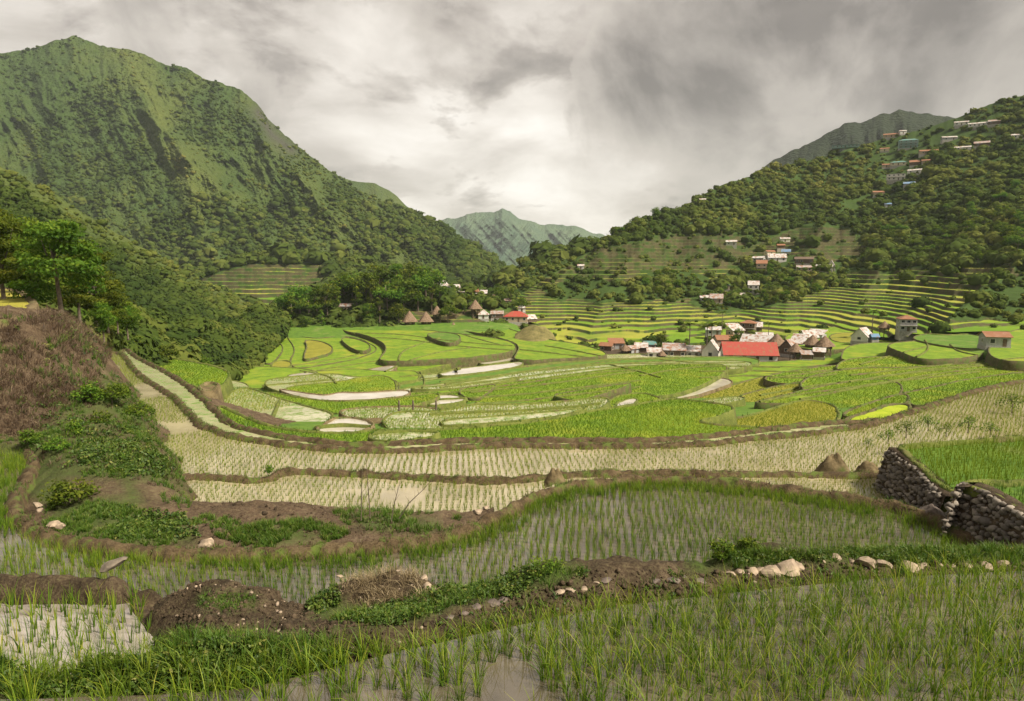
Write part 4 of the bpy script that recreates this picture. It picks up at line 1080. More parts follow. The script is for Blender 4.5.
# mound on the left
grass_on([(52,492),(110,503),(180,512),(235,520),(260,540),(205,549),(100,545),(40,530)], 2800, mound_z, MB_, .17, 9, .02, thr=.47, f=.9)
grass_on([(215,536),(262,524),(310,520),(350,534),(330,546),(250,549)], 1300, mound_z, MB_, .2, 9, .02, thr=.46, f=1.1)
grass_on([(330,510),(400,511),(462,517),(450,532),(400,536),(350,528)], 1300, mound_z, MB_, .24, 9, .02, thr=.44, f=1.1)
grass_on([(-20,436),(60,400),(110,372),(150,420),(182,470),(186,500),(130,480),(60,475),(20,450)], 6500, mound_z, MB_, .19, 8, .022, thr=.52, f=.8)
grass_on([(-20,436),(60,400),(110,372),(150,420),(182,470),(186,500),(130,480),(60,475),(20,450)], 1600, mound_z, MB_, .22, 8, .02, DRY, 'dry_straw', .7, thr=.42, f=1.3)
grass_on([(122,380),(150,392),(192,478),(190,510),(165,505),(150,480),(125,420)], 2200, mound_z, MB_, .26, 8, .024, thr=.30, f=.8)
weeds_on([(20,440),(60,405),(110,380),(150,425),(182,470),(150,482),(60,470)], 450, mound_z, MB_, .22, .07, 12, .50, .6)
weeds_on([(80,440),(150,440),(175,470),(120,478),(80,465)], 800, mound_z, MB_, .18, .07, 12, .3)
weeds_on([(20,400),(110,370),(150,420),(130,440),(40,450)], 500, mound_z, MB_, .28, .085, 12, .53, .5)
weeds_on([(100,505),(190,515),(200,540),(110,540)], 300, mound_z, MB_, .16, .06, 12, .4)
grass_on([(195,500),(330,505),(440,520),(470,535),(250,552),(200,545)], 1300, mound_z, MB_, .10, 7, .02, DRY, 'dry_straw', .8, thr=.40, f=.8)
def dry_on(poly, n, h, name='dry_brush', thr=.0):
    P = on_surface(poly, n, mound_z, (-60, -8, 30, 80))
    if thr: P = P[fbm(P[:, 0]*.35, P[:, 1]*.35, 3, 63) > thr]
    A = Acc(); A.add(*clumps(P, 11, h * rng.uniform(.4, 1.4, len(P)), .22, .022, .9, 3, rvar=.35)); return tag(A.build(name, DRY), kind='stuff')
dry_on([(-60,316),(20,322),(50,312),(80,312),(110,338),(114,352),(98,372),(100,392),(72,402),(50,425),(20,438),(-60,438)], 6500, .50, thr=.40)
dry_on([(-60,316),(50,314),(90,322),(100,392),(50,425),(-60,438)], 900, .95, thr=.50)
weeds_on([(-60,320),(60,318),(108,345),(100,390),(60,420),(-60,440)], 900, mound_z, (-60, -8, 30, 80), .35, .10, 14, .53, .45)
grass_on([(-60,300),(30,318),(75,312),(112,345),(100,392),(60,420),(-60,430)], 1500, mound_z, (-60, -8, 30, 80), .40, 9, .03, thr=.52, f=.5)
dry_on([(62,478),(128,478),(180,480),(186,505),(150,508),(85,497)], 700, .25)
grass_on([(-60,330),(50,332),(108,345),(100,390),(60,420),(-60,430)], 900, mound_z, (-60, -8, 30, 80), .45, 9, .035, thr=.56, f=.25)
weeds_on([(-60,340),(50,336),(100,350),(90,390),(40,425),(-60,430)], 500, mound_z, (-60, -8, 30, 80), .35, .10, 14, .55, .22)

# clods and pebbles on bare soil
def clods(poly, n, zfun, box, s, mat, name):
    P = on_surface(poly, n, zfun, box)
    ico = np.array([(0,0,1),(.89,0,.45),(.28,.85,.45),(-.72,.53,.45),(-.72,-.53,.45),(.28,-.85,.45),(.72,.53,-.45),(-.28,.85,-.45),(-.89,0,-.45),(-.28,-.85,-.45),(.72,-.53,-.45),(0,0,-1)])
    Fi = np.array([(0,1,2),(0,2,3),(0,3,4),(0,4,5),(0,5,1),(1,6,2),(2,7,3),(3,8,4),(4,9,5),(5,10,1),(6,7,2),(7,8,3),(8,9,4),(9,10,5),(10,6,1),(11,7,6),(11,8,7),(11,9,8),(11,10,9),(11,6,10)])
    m = len(P); sc = s * np.exp(rng.normal(0, .5, (m, 1, 1))) * rng.uniform(.6, 1.3, (m, 1, 3))
    V = ico[None] * (1 + rng.uniform(-.25, .25, (m, 12, 1))) * sc + P[:, None]
    A = Acc(); A.add(V.reshape(-1, 3), (Fi[None] + 12*np.arange(m)[:, None, None]).reshape(-1, 3), np.repeat(rng.uniform(0, 1, m), 12))
    return tag(A.build(name, mat), kind='stuff')
SOILP = [(0,565),(180,575),(280,590),(330,620),(430,620),(520,595),(600,568),(690,574),(800,562),(1060,562),(1060,572),(800,588),(600,610),(420,646),(330,662),(250,640),(180,632),(150,610),(140,588),(0,584)]
clods(SOILP, 5200, bank_z, BB, .015, MUD, 'clods')
clods(SOILP, 110, bank_z, BB, .016, STONE_PALE, 'pebbles')
clods([(310,604),(350,572),(420,570),(455,600),(400,618)], 60, bank_z, BB, .024, STONE_PALE, 'pebbles')
clods([(195,500),(330,508),(440,524),(420,532),(200,545)], 500, mound_z, MB_, .05, MUD, 'clods')
clods([(100,575),(300,580),(330,620),(200,630)], 40, bank_z, BB, .02, STONE_PALE, 'pebbles')
# ------------------------------------------------------------------ trees
def tree_proto(H, W, base, nblob, nleaf, lsz, seed, shape='round', layers=0):
    """crown and trunk meshes of one tree, H metres tall, crown W wide starting at height base"""
    r = np.random.default_rng(seed); global rng
    keep_rng = rng; rng = r
    ch = H - base; C = []
    for k in range(nblob):
        if shape == 'round':
            d = r.normal(0, 1, 3); d /= np.linalg.norm(d); q = r.uniform(.35, 1) ** .6
            c = np.array([d[0]*q*W*.36, d[1]*q*W*.36, base + ch*(.52 + d[2]*q*.36)]); s = W * r.uniform(.13, .24)
        elif shape == 'tall':
            t = r.uniform(0, 1); a = r.uniform(0, 6.28); rad = W*.34*np.sin(np.pi*(.12+.8*t))*r.uniform(.3, 1)
            c = np.array([rad*np.cos(a), rad*np.sin(a), base + ch*(.05 + .88*t)]); s = W * r.uniform(.12, .22)
        elif shape == 'layer':
            t = np.floor(r.uniform(0, 4)) / 4 + .12; a = r.uniform(0, 6.28); rad = W*.42*(1.05 - .55*t)*np.sqrt(r.uniform(.05, 1))
            c = np.array([rad*np.cos(a), rad*np.sin(a), base + ch*(.1 + .8*t) + r.normal(0, .04)*ch - .05*rad]); s = W * r.uniform(.10, .17)
        else:
            a = r.uniform(0, 6.28); rad = W*.42*np.sqrt(r.uniform(0, 1))
            c = np.array([rad*np.cos(a), rad*np.sin(a), base + ch*(.25 + .55*r.uniform(0, 1)*(1 - (rad/W/.5)**2))]); s = W * r.uniform(.12, .2)
        C.append((c, s))
    A = Acc(); per = max(6, nleaf // nblob)
    for c, s in C:
        d = r.normal(0, 1, (per, 3)); d /= np.linalg.norm(d, axis=1)[:, None]
        q = r.uniform(.55, 1.1, per)[:, None]
        sq = np.array([1.15, 1.15, .5 if layers else .75])
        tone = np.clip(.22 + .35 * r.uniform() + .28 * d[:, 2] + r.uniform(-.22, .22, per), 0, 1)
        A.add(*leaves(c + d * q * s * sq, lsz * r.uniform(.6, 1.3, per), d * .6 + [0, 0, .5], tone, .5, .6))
    q = [f for f in A.F]
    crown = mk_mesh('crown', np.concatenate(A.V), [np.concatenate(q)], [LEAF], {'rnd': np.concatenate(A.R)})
    m = MB(); lean = r.uniform(-.05, .05, 2) * H; r0 = H * .022
    top = base + ch * .62
    path = [(lean[0]*t*t, lean[1]*t*t, -.6 + (top + .6)*t) for t in (0, .08, .3, .55, .8, 1)]
    m.tube(path, [r0*1.5, r0*1.1, r0*.9, r0*.75, r0*.55, r0*.3], 7)
    for c, s in C[:7]:
        t0 = r.uniform(.45, .85); z0 = -.6 + (top + .6) * t0
        p0 = np.array([lean[0]*t0*t0, lean[1]*t0*t0, z0]); mid = (p0 + c) / 2 + [0, 0, .06*H*r.uniform(-.3, .6)]
        m.tube([p0, mid, c], [r0*.5, r0*.34, r0*.12], 5)
    trunk = m.mesh('trunk', BARK, True)
    rng = keep_rng
    return crown, trunk

def palm_proto(H, seed):
    r = np.random.default_rng(seed); A = Acc()
    for k in range(17):
        a = 6.283 * k / 17 + r.uniform(-.15, .15); el = r.uniform(-.1, 1.1); L = 2.6 * r.uniform(.8, 1.15)
        for j in range(26):
            t = j / 25; x = L * t * math.cos(el * (1 - .2*t)); z = H + L * t * math.sin(el) - 1.5 * t * t * r.uniform(.95, 1.05)
            base = np.array([x*math.cos(a), x*math.sin(a), z])
            for sgn in (-1, 1):
                sd = np.array([-math.sin(a), math.cos(a), -.35]) * sgn * .55 * (math.sin(math.pi*min(1, t+.12))*.9 + .1)
                al = np.array([math.cos(a), math.sin(a), -.1]) * .22
                wv = np.array([math.cos(a), math.sin(a), 0]) * .06
                A.add(np.array([base - wv, base + wv, base + sd + al + wv*.3, base + sd + al - wv*.3]), np.array([[0, 1, 2, 3]]), np.full(4, np.clip(r.uniform(.2, .8), 0, 1)))
    crown = mk_mesh('crown', np.concatenate(A.V), [np.concatenate(A.F)], [LEAF], {'rnd': np.concatenate(A.R)})
    m = MB(); m.tube([(0, 0, -.5), (.05, 0, H*.3), (.12, .05, H*.65), (0, 0, H)], [.2, .15, .13, .11], 7)
    return crown, m.mesh('trunk', BARK, True)

BROAD = [tree_proto(10, 8, 2.2, 20, 1500, .34, 11), tree_proto(10, 7, 2.5, 18, 1400, .33, 12), tree_proto(10, 6.2, 2.0, 18, 1300, .33, 13), tree_proto(10, 9, 2.8, 24, 1600, .36, 16)]
TALL = [tree_proto(10, 4.6, 1.6, 18, 1200, .30, 21, 'tall'), tree_proto(10, 3.8, 2.6, 15, 1000, .28, 22, 'tall'), tree_proto(10, 4.2, 4.2, 12, 900, .28, 23, 'tall')]
FLATT = [tree_proto(10, 9, 3.5, 20, 1400, .34, 31, 'flat'), tree_proto(10, 8, 4.5, 16, 1200, .33, 32, 'flat')]
LAYER = [tree_proto(10, 8.5, 1.8, 46, 6500, .20, 41, 'layer', 1), tree_proto(10, 8, 1.2, 40, 6000, .20, 42, 'layer', 1)]
NEARB = [tree_proto(10, 8, 1.5, 30, 5500, .20, 51), tree_proto(10, 7, 1.0, 28, 5000, .20, 52)]
BUSH = [tree_proto(10, 13, .3, 18, 900, .62, 61, 'flat'), tree_proto(10, 12, .2, 16, 800, .62, 62, 'round'), tree_proto(10, 14, .2, 20, 950, .60, 63, 'flat')]
FEATHER = [tree_proto(10, 13, .3, 16, 420, .42, 64, 'flat'), tree_proto(10, 12, .2, 14, 380, .42, 65, 'flat')]
PALM = [palm_proto(7.5, 71), palm_proto(9, 72)]
n_tree = [0]
def plant(proto, P, H, label, group, name='tree', cat='tree', rz=None, sx=1.0):
    o = empty(name, P, float(random.uniform(0, 6.28)) if rz is None else rz)
    s = H / 10.0 if proto not in PALM else H / 7.5
    o.scale = (s * sx, s * sx, s)
    for m, nme in ((proto[0], 'crown'), (proto[1], 'trunk')):
        link(bpy.data.objects.new(nme, m), o)
    tag(o, label, cat, group); n_tree[0] += 1
    return o

def valley_pt(u, v, dz=0): return at_z(u, v, float(zf(u, v)) + dz)

# the big trees at the left edge, on the shelf beyond the brush slope
for (u, v, d, H, pr, lab) in [
    (62, 318, 66, 10.2, LAYER[0], 'tall tree with layered bright green branches above the brown brush slope'),
    (96, 322, 74, 8.4, LAYER[1], 'layered green tree at the right end of the row above the brush slope'),
    (18, 292, 84, 10.5, NEARB[0], 'dark bushy tree behind the golden paddy on the shelf'),
    (-16, 290, 80, 12.0, NEARB[1], 'dark round tree cut by the left edge of the frame above the golden paddy'),
    (44, 300, 96, 10.5, NEARB[1], 'dark tree behind the layered tree above the golden paddy'),
    (84, 312, 104, 9.5, NEARB[0], 'rounded dark tree at the head of the wooded gully'),
    (118, 332, 92, 5.0, NEARB[0], 'low round tree on the edge of the gully beside the brush slope'),
    (34, 322, 72, 8.0, NEARB[1], 'dark green tree filling the gap left of the layered tree above the brush slope'),
    (80, 324, 80, 8.5, NEARB[0], 'dark green tree between the two layered trees above the brush slope'),
    (4, 300, 70, 9.0, LAYER[1], 'layered tree at the left edge of the frame behind the golden paddy'),
    (108, 330, 84, 6.5, LAYER[0], 'small layered tree at the rim of the gully'),
    (128, 338, 96, 5.5, NEARB[1], 'round tree farther along the rim of the gully'),
    (104, 340, 70, 4.2, NEARB[1], 'small bright round tree at the top of the narrow terrace')]:
    plant(pr, at_d(u, v, d), H, lab, None)

# grove of the hamlet on the knoll
kn = [(283,318,11),(292,326,13),(300,320,15),(309,326,13),(318,318,14),(327,322,16),(336,314,14),(343,308,16),(352,304,15),(357,320,14),(365,312,18),(372,318,16),(380,309,19),(388,318,17),(396,310,20),(403,316,16),(410,306,19),(418,311,17),(425,303,17),(432,312,12),(440,303,9),(446,314,7),(452,308,6),(457,316,6),(464,312,6),(470,306,5),(379,326,12),(398,326,11),(447,322,9),(290,335,8),(306,334,8),(322,331,9),(368,327,10),(463,301,4),(430,296,13),(415,296,14),(398,298,15),(380,300,14),(360,300,13),(488,303,5),(500,305,8),(512,302,9),(524,306,7),(272,328,8),(500,296,8)]
for i, (u, v, H) in enumerate(kn):
    P = at_sheet(S_KN, u, v)
    k = i % 5
    pr, lab = [(BROAD[i % 4], 'round green tree in the grove on the hamlet knoll'), (TALL[i % 3], 'tall narrow tree in the grove on the hamlet knoll'), (BROAD[(i + 1) % 4], 'round green tree in the grove on the hamlet knoll'), (FLATT[i % 2], 'flat-topped tree in the grove on the hamlet knoll'), (TALL[(i + 1) % 3], 'tall narrow tree in the grove on the hamlet knoll')][k]
    plant(pr, P - [0, 0, .5], H * 1.12, lab, lab.replace(' tree', ' trees', 1))

# palms and trees among the village roofs
plant(PALM[0], valley_pt(689, 352), 9.5, 'thin palm left of the white gable house in the village', None, 'palm_tree', 'palm tree')
plant(PALM[1], valley_pt(711, 357), 9.0, 'thin palm right beside the white gable house', None, 'palm_tree', 'palm tree')
plant(PALM[0], valley_pt(706, 357), 9.8, 'thin palm in front of the white gable house', None, 'palm_tree', 'palm tree')
plant(PALM[1], valley_pt(722, 332), 7, 'lone palm above the village on the terraces', None, 'palm_tree', 'palm tree')
plant(PALM[1], valley_pt(768, 343), 6, 'palm behind the red roofed building', None, 'palm_tree', 'palm tree')
plant(PALM[0], valley_pt(872, 332), 7, 'palm beside the white tent house with blue awning', None, 'palm_tree', 'palm tree')
plant(BROAD[0], valley_pt(661, 349), 6, 'round pale green tree behind the long grey roof', None)
plant(BROAD[1], valley_pt(738, 344), 6, 'dark round tree between the rusty roof and the white roofs', None)
plant(BROAD[2], valley_pt(732, 347), 5, 'small tree behind the red roofed building', None)
plant(TALL[0], valley_pt(653, 349), 4.6, 'small dark pointed tree beside the teal roof', None)

# individual trees on the forested slope
FOR = [[(590,252),(600,236),(680,203),(780,160),(840,145),(840,200),(860,225),(800,228),(745,236),(700,236),(640,240)], [(800,228),(860,215),(900,170),(1030,110),(1030,265),(960,268),(870,272),(850,240)], [(840,145),(905,132),(1030,95),(1030,140),(900,180),(850,200)],
       [(695,302),(740,278),(760,264),(800,262),(845,270),(850,285),(800,302),(740,310),(710,312)], [(640,286),(660,274),(700,280),(700,296),(655,298)]]
CLEAR = [[(828,134),(900,120),(1000,112),(1000,135),(930,152),(900,188),(870,188),(868,160),(835,158)], [(740,250),(800,226),(850,228),(870,250),(850,262),(770,268)]]
def inany(u, v, L):
    m = np.zeros(np.shape(u), bool)
    for p in L: m |= inpoly(u, v, p)
    return m
def sheet_sample(s, n, r=rng):
    i = r.uniform(0, s.P.shape[0]-1.001, n); j = r.uniform(0, s.P.shape[1]-1.001, n)
    a, b = i.astype(int), j.astype(int); fi, fj = (i-a)[:, None], (j-b)[:, None]
    def g(X):
        return X[a, b]*(1-fi)*(1-fj) + X[a+1, b]*fi*(1-fj) + X[a, b+1]*(1-fi)*fj + X[a+1, b+1]*fi*fj
    P = g(s.P); N = g(s.N); u, v = project(P)
    return P, N, u, v
P, N, u, v = sheet_sample(S_HILL, 9000)
ok = inany(u, v, FOR) & ~inany(u, v, CLEAR) & (u > 480) & (u < 1030)
P, u, v = P[ok], u[ok], v[ok]
w_ = 1 / np.linalg.norm(P, axis=1)
sel = []; cells = set()
for i in np.argsort(-w_ * rng.uniform(.6, 1.4, len(P))):
    c = (int(u[i] // 8), int(v[i] // 6))
    if c in cells: continue
    cells.add(c); sel.append(i)
    if len(sel) >= 205: break
for q, i in enumerate(sel):
    low = v[i] > 255; zone = 'below the hilltop houses' if not low else 'around the terrace village'
    k = q % 4
    pr, kind = [(BROAD[q % 4], 'round crowned'), (FLATT[q % 2], 'spreading'), (TALL[q % 3], 'tall slender'), (BROAD[(q+2) % 4], 'round crowned')][k]
    plant(pr, P[i] - [0, 0, .6], random.uniform(6.5, 11.5) * (.62 if low else 1), f'{kind} green tree in the wood on the right hillside {zone}', f'{kind} trees {zone}')

# shrubs in the gully and on the edge of the narrow terrace
P, N, u, v = sheet_sample(S_GUL, 900)
cells = set(); k = 0
for i in np.argsort(np.linalg.norm(P, axis=1)):
    c = (int(u[i] // 13), int(v[i] // 8))
    if c in cells or u[i] > 290 or u[i] < 70: continue
    cells.add(c); k += 1
    if k > 48: break
    plant([BUSH, BROAD][k % 3 == 0][k % 3], P[i] - [0, 0, .3], random.uniform(2.2, 4.2) if k % 3 else random.uniform(4, 6.5), 'dense green shrub filling the gully below the dark ridge' if k % 3 else 'small round tree rising from the gully shrubs', 'shrubs in the gully' if k % 3 else 'small trees in the gully', 'shrub' if k % 3 else 'tree', 'shrub' if k % 3 else 'tree')

# bushes around the right-hand paddies
for (u, v, d, H, lab) in [(888,443,33,.9,'feathery grey green bush at the corner of the stone wall'), (906,437,36,1.2,'grey green bush on the dark bund left of the yellow weeds'), (928,430,40,1.2,'wide bush in the middle of the pale paddy at the right'), (946,436,38,1.0,'low dark bush above the bright yellow weeds'), (968,432,40,1.3,'tall bush behind the green paddy beside the dark bund'), (990,436,39,1.1,'bush near the right edge above the green paddy'), (1012,412,52,2.0,'rounded bush by the right edge on the green terrace'), (868,447,34,.6,'small bush beside the earth heap at the end of the thin bund')]:
    plant(FEATHER[int(u) % 2], at_d(u, v, d), H * .85, lab, None, 'bush', 'bush')
for (u, v, d, H, pr, lab) in [(547,584,8.6,.42,BUSH[0],'leafy weed bush on the near bank beside two pale stones'), (722,560,8.9,.30,BUSH[1],'low leafy weed at the left end of the stone row on the near bank'), (750,556,9.2,.30,BUSH[2],'small dark weed behind the stones of the near bank'), (70,505,26,1.3,BUSH[0],'dark bush at the foot of the mound inside the curved bund'), (72,440,33,1.0,BUSH[1],'round dark green bush on the slope above the curved bund'), (92,407,41,1.7,BUSH[2],'tall leafy bush at the edge of the brown brush slope'), (112,402,42,1.5,BUSH[0],'leafy bush hanging over the cut edge above the pale paddy'), (100,428,36,1.0,BUSH[1],'dark bush in the middle of the grassy slope below the brown brush'),(128,442,35,.8,BUSH[2],'low bush on the grassy slope beside the cut edge'),(58,452,31,.8,BUSH[0],'small bush at the top of the mound by the curved bund'),(142,418,37,1.1,BUSH[0],'bush leaning over the pale paddy from the grassy slope'),(28,446,32,.9,BUSH[2],'dark bush at the left where the slope meets the curved bund'),(118,466,30,.7,BUSH[1],'small bush above the bare earth of the mound'),(268,474,33,.5,BUSH[1],'clipped grassy bush on the bend of the thin bund')]:
    plant(pr, at_d(u, v, d), H, lab, None, 'bush', 'bush')

# ------------------------------------------------------------------ continuous forest cover (nobody could count it)
ICO = np.array([(0,0,1),(.89,0,.45),(.28,.85,.45),(-.72,.53,.45),(-.72,-.53,.45),(.28,-.85,.45),(.72,.53,-.45),(-.28,.85,-.45),(-.89,0,-.45),(-.28,-.85,-.45),(.72,-.53,-.45),(0,0,-1)])
ICOF = np.array([(0,1,2),(0,2,3),(0,3,4),(0,4,5),(0,5,1),(1,6,2),(2,7,3),(3,8,4),(4,9,5),(5,10,1),(6,7,2),(7,8,3),(8,9,4),(9,10,5),(10,6,1),(11,7,6),(11,8,7),(11,9,8),(11,10,9),(11,6,10)])
def cintv(line, u):
    L = np.array(line, float); return np.interp(u, L[:, 0], L[:, 1])
def canopy(s, n, rmin, rmax, per, mask, name='forest', lsz=.5, tone=None, flatten=.75, seed=3, bright=.0, near=1):
    P, N, u, v = sheet_sample(s, n)
    pr = mask(u, v, P); k = rng.uniform(0, 1, len(P)) < pr
    P, N, u, v = P[k], N[k], u[k], v[k]; m = len(P)
    R = rng.uniform(rmin, rmax, m) * np.exp(rng.normal(0, .30, m))
    R = R * np.clip(np.linalg.norm(P, axis=1) / near, .45, 1)
    C = np.repeat(P, per, 0); RR = np.repeat(R, per)
    d = rng.normal(0, 1, (m*per, 3)); d[:, 2] = np.abs(d[:, 2]) * .9 - .1; d /= np.linalg.norm(d, axis=1)[:, None]
    X = C + d * RR[:, None] * np.array([1, 1, flatten]) * rng.uniform(.85, 1.12, (m*per, 1)) + np.array([0, 0, 1]) * RR[:, None] * .45
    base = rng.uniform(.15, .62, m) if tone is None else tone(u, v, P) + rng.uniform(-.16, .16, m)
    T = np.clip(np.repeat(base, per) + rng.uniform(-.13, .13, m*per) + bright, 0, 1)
    A = Acc(); A.add(*leaves(X, RR * lsz * rng.uniform(.6, 1.2, m*per), d + [0, 0, .35], T, .65, .28))
    Vi = ICO[None] * (1 + rng.uniform(-.18, .18, (m, 12, 1))) * (R[:, None, None] * np.array([1, 1, flatten])) + P[:, None] + np.array([0, 0, 1]) * (R * .42)[:, None, None]
    A2 = Acc(); A2.add(Vi.reshape(-1, 3), (ICOF[None] + 12*np.arange(m)[:, None, None]).reshape(-1, 3), np.clip(np.repeat(base, 12) + rng.uniform(-.08, .08, m*12) + bright, 0, 1))
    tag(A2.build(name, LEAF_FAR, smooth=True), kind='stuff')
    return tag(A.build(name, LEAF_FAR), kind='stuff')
def bigtone(u, v, P):
    g = .42*np.exp(-segdist(u, v, SPURS[0][0]) / 14) + .3*np.exp(-segdist(u, v, SPURS[1][0]) / 14) + .25*np.exp(-segdist(u, v, SPURS[7][0]) / 12)
    return np.clip(.27 + g + .9*(fbm(u*.035, v*.03, 4, 15) - .47), .05, .95)
canopy(S_BIG, 30000, 1.3, 3.4, 5, lambda u, v, P: np.clip(.75 - 2.2*bgrass(u, v, P), .03, .8) * sstep(.38, .60, fbm(u*.03, v*.035, 4, 87) + .0010*(v - 150)) * (u > -20) * (segdist(u, v, [(258,112),(272,135),(292,150)]) > 6), lsz=.6, tone=bigtone)
canopy(S_BIG, 17000, 1.2, 3.2, 4, lambda u, v, P: .6*sstep(.40, .62, fbm(u*.06, v*.06, 3, 97)) * (u > -20), lsz=.5, tone=bigtone)
canopy(S_BIG, 7000, 2.5, 5.5, 8, lambda u, v, P: 1.0*(v > 195) * sstep(.46, .54, fbm(u*.04, v*.05, 3, 88)) * (u > -20), lsz=.5)
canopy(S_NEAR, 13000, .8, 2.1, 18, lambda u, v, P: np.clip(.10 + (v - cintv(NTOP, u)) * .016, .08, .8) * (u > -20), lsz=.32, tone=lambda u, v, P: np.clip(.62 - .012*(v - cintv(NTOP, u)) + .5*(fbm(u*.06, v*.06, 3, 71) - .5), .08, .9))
canopy(S_GUL, 2800, .9, 2.2, 60, lambda u, v, P: 1.0*(u > 30), lsz=.24, tone=lambda u, v, P: np.clip(.35 + 1.1*(fbm(u*.08, v*.1, 3, 14) - .5), .05, .9))
canopy(S_GAP, 1500, 3.0, 6.0, 22, lambda u, v, P: 1.0, lsz=.5)
canopy(S_LT, 2600, 2.5, 5.5, 22, lambda u, v, P: 1.0*(~inpoly(u, v, LTM)) * (v < 325), lsz=.5)
canopy(S_KN, 1500, 1.0, 2.6, 24, lambda u, v, P: 1.0*((u < 400) | (v < 308)) * (v < 334), lsz=.45)
wildm = lambda u, v, P: np.where(inany(u, v, FOR[:3]) & ~inany(u, v, CLEAR), 1.0, np.where(inany(u, v, FOR[3:]), .45, np.where(inany(u, v, CLEAR[:1]), .25, np.where(inany(u, v, WILD), .16, np.where(inany(u, v, TZ), np.where(v < 285, .06, .012), .3))))) * (u > 480)
canopy(S_HILL, 13000, 1.1, 3.2, 34, wildm, lsz=.30, bright=.10, near=380, tone=lambda u, v, P: np.clip(.30 + 1.0*(fbm(u*.03, v*.04, 3, 91) - .45), .05, .8))
canopy(S_HILL, 9000, .6, 1.3, 10, lambda u, v, P: wildm(u, v, P) * .9 + .03, 'shrubbery', lsz=.7, tone=lambda u, v, P: np.clip(.5 + .8*(fbm(u*.05, v*.06, 3, 95) - .5), .1, .95))
# ------------------------------------------------------------------ dry stone walls, stones
def stone_shape(r, n=1, flatn=.7):
    """irregular rounded stone, unit size"""
    import bmesh
    bm = bmesh.new(); bmesh.ops.create_icosphere(bm, subdivisions=2, radius=1)
    off = Vector(r.uniform(-9, 9, 3))
    for v in bm.verts:
        k = 1 + .55 * mnoise.noise(v.co * 1.2 + off) + .16 * mnoise.noise(v.co * 3.5 + off)
        v.co = v.co * k
        v.co.z *= flatn
    for a in range(7):
        nrm = Vector(r.normal(0, 1, 3)).normalized(); dd = r.uniform(.5, .8)
        for v in bm.verts:
            q = v.co.dot(nrm)
            if q > dd: v.co -= nrm * (q - dd) * .85
    V = np.array([v.co[:] for v in bm.verts]); Fc = np.array([[v.index for v in f.verts] for f in bm.faces]); bm.free()
    return V, Fc
rs = np.random.default_rng(5)
SHAPES = [stone_shape(rs, 1, f) for f in (.6, .7, .8, .65, .75, .6, .85, .7)]
smat, snt, sb, so = new_mat('wall_stone')
a_ = attr(snt, 'rnd'); n_ = tnoise(snt, 9, 6, .65, objco(snt))
rr_ = ramp(snt, [(0, (.09, .078, .064)), (.45, (.22, .19, .155)), (.8, (.36, .31, .25)), (1, (.48, .42, .34))], a_)
snt.links.new(mixc(snt, n_.outputs[0], rr_.outputs[0], (.07, .06, .05), 'MIX'), sb.inputs['Base Color']); sb.inputs['Roughness'].default_value = .9
bump(snt, sb, n_.outputs[0], .7, .03)

def stone_wall(name, top, bot, size, label, mat=smat, back=.5, grow=1.0):
    """wall face between a top and a bottom line of world points: stones set in an earth core"""
    top = np.array(top, float); bot = np.array(bot, float)
    n = 60
    def par(L):
        s = np.concatenate([[0], np.cumsum(np.linalg.norm(np.diff(L, axis=0), axis=1))]); t = np.linspace(0, s[-1], n)
        return np.stack([np.interp(t, s, L[:, k]) for k in range(3)], 1)
    T, B = par(top), par(bot)
    root = empty(name, (T.mean(0) + B.mean(0)) / 2); off = np.array(root.location)
    rows = 14; tt = np.linspace(0, 1, rows)[:, None, None]
    G = B[None] * (1 - tt) + T[None] * tt
    dirv = T[-1] - T[0]; nrm = np.array([dirv[1], -dirv[0], 0.0]); nrm /= np.linalg.norm(nrm)
    if nrm @ (-G.mean((0, 1))) < 0: nrm = -nrm
    G = G + nrm * ((fbm(G[..., 0]*2, G[..., 2]*2 + G[..., 1]*2, 3, 4) - .5) * .12)[..., None]
    Gb = G - nrm * back
    core = np.concatenate([G, Gb[-1:]], 0)
    mk('core', (core - off).reshape(-1, 3), grid_faces(rows + 1, n), MUD, root, smooth=True)
    A = Acc()
    Lm = np.linalg.norm(np.diff(T, axis=0), axis=1).sum(); Hm = np.linalg.norm(T - B, axis=1).mean()
    v = 0; rowi = 0
    nrow = max(3, int(Hm / (size * .80)))
    for j in range(nrow):
        m = int(Lm / (size * 1.05))
        for i in range(m):
            a = (i + .5 * (j % 2) + rng.uniform(-.3, .3)) / m; b = (j + .5 + rng.uniform(-.3, .3)) / nrow
            if not 0 <= a <= 1: continue
            k = a * (n - 1); k0 = int(min(k, n - 2)); f = k - k0
            t_ = T[k0]*(1-f) + T[k0+1]*f; b_ = B[k0]*(1-f) + B[k0+1]*f
            p = b_ * (1 - b) + t_ * b + nrm * rng.uniform(-.03, .07)
            V, Fc = SHAPES[int(rng.integers(8))]
            s = size * .55 * np.exp(rng.normal(0, .25)) * np.array([rng.uniform(.8, 1.3), rng.uniform(.7, 1.0), rng.uniform(.7, 1.0)])
            an = rng.uniform(0, 6.28); ti = rng.normal(0, .35)
            Rz = np.array([[math.cos(an), -math.sin(an), 0], [math.sin(an), math.cos(an), 0], [0, 0, 1]]); Rx = np.array([[1, 0, 0], [0, math.cos(ti), -math.sin(ti)], [0, math.sin(ti), math.cos(ti)]])
            A.add((V * s) @ (Rx @ Rz).T + p - off, Fc, np.full(len(V), np.clip(rng.beta(1.6, 2.2), 0, 1)))
    A.build('stone_facing', mat, root)
    tag(root, label, 'stone wall')
    return root
def zline(pts, z): return [at_z(u, v, z) for u, v in pts]
w1t = zline([(889,447),(900,455),(914,466),(930,480),(945,496)], -8.62); w1b = [at_z(u, v, -10.6) for u, v in [(881,476),(884,482),(892,490),(910,497),(931,506)]]
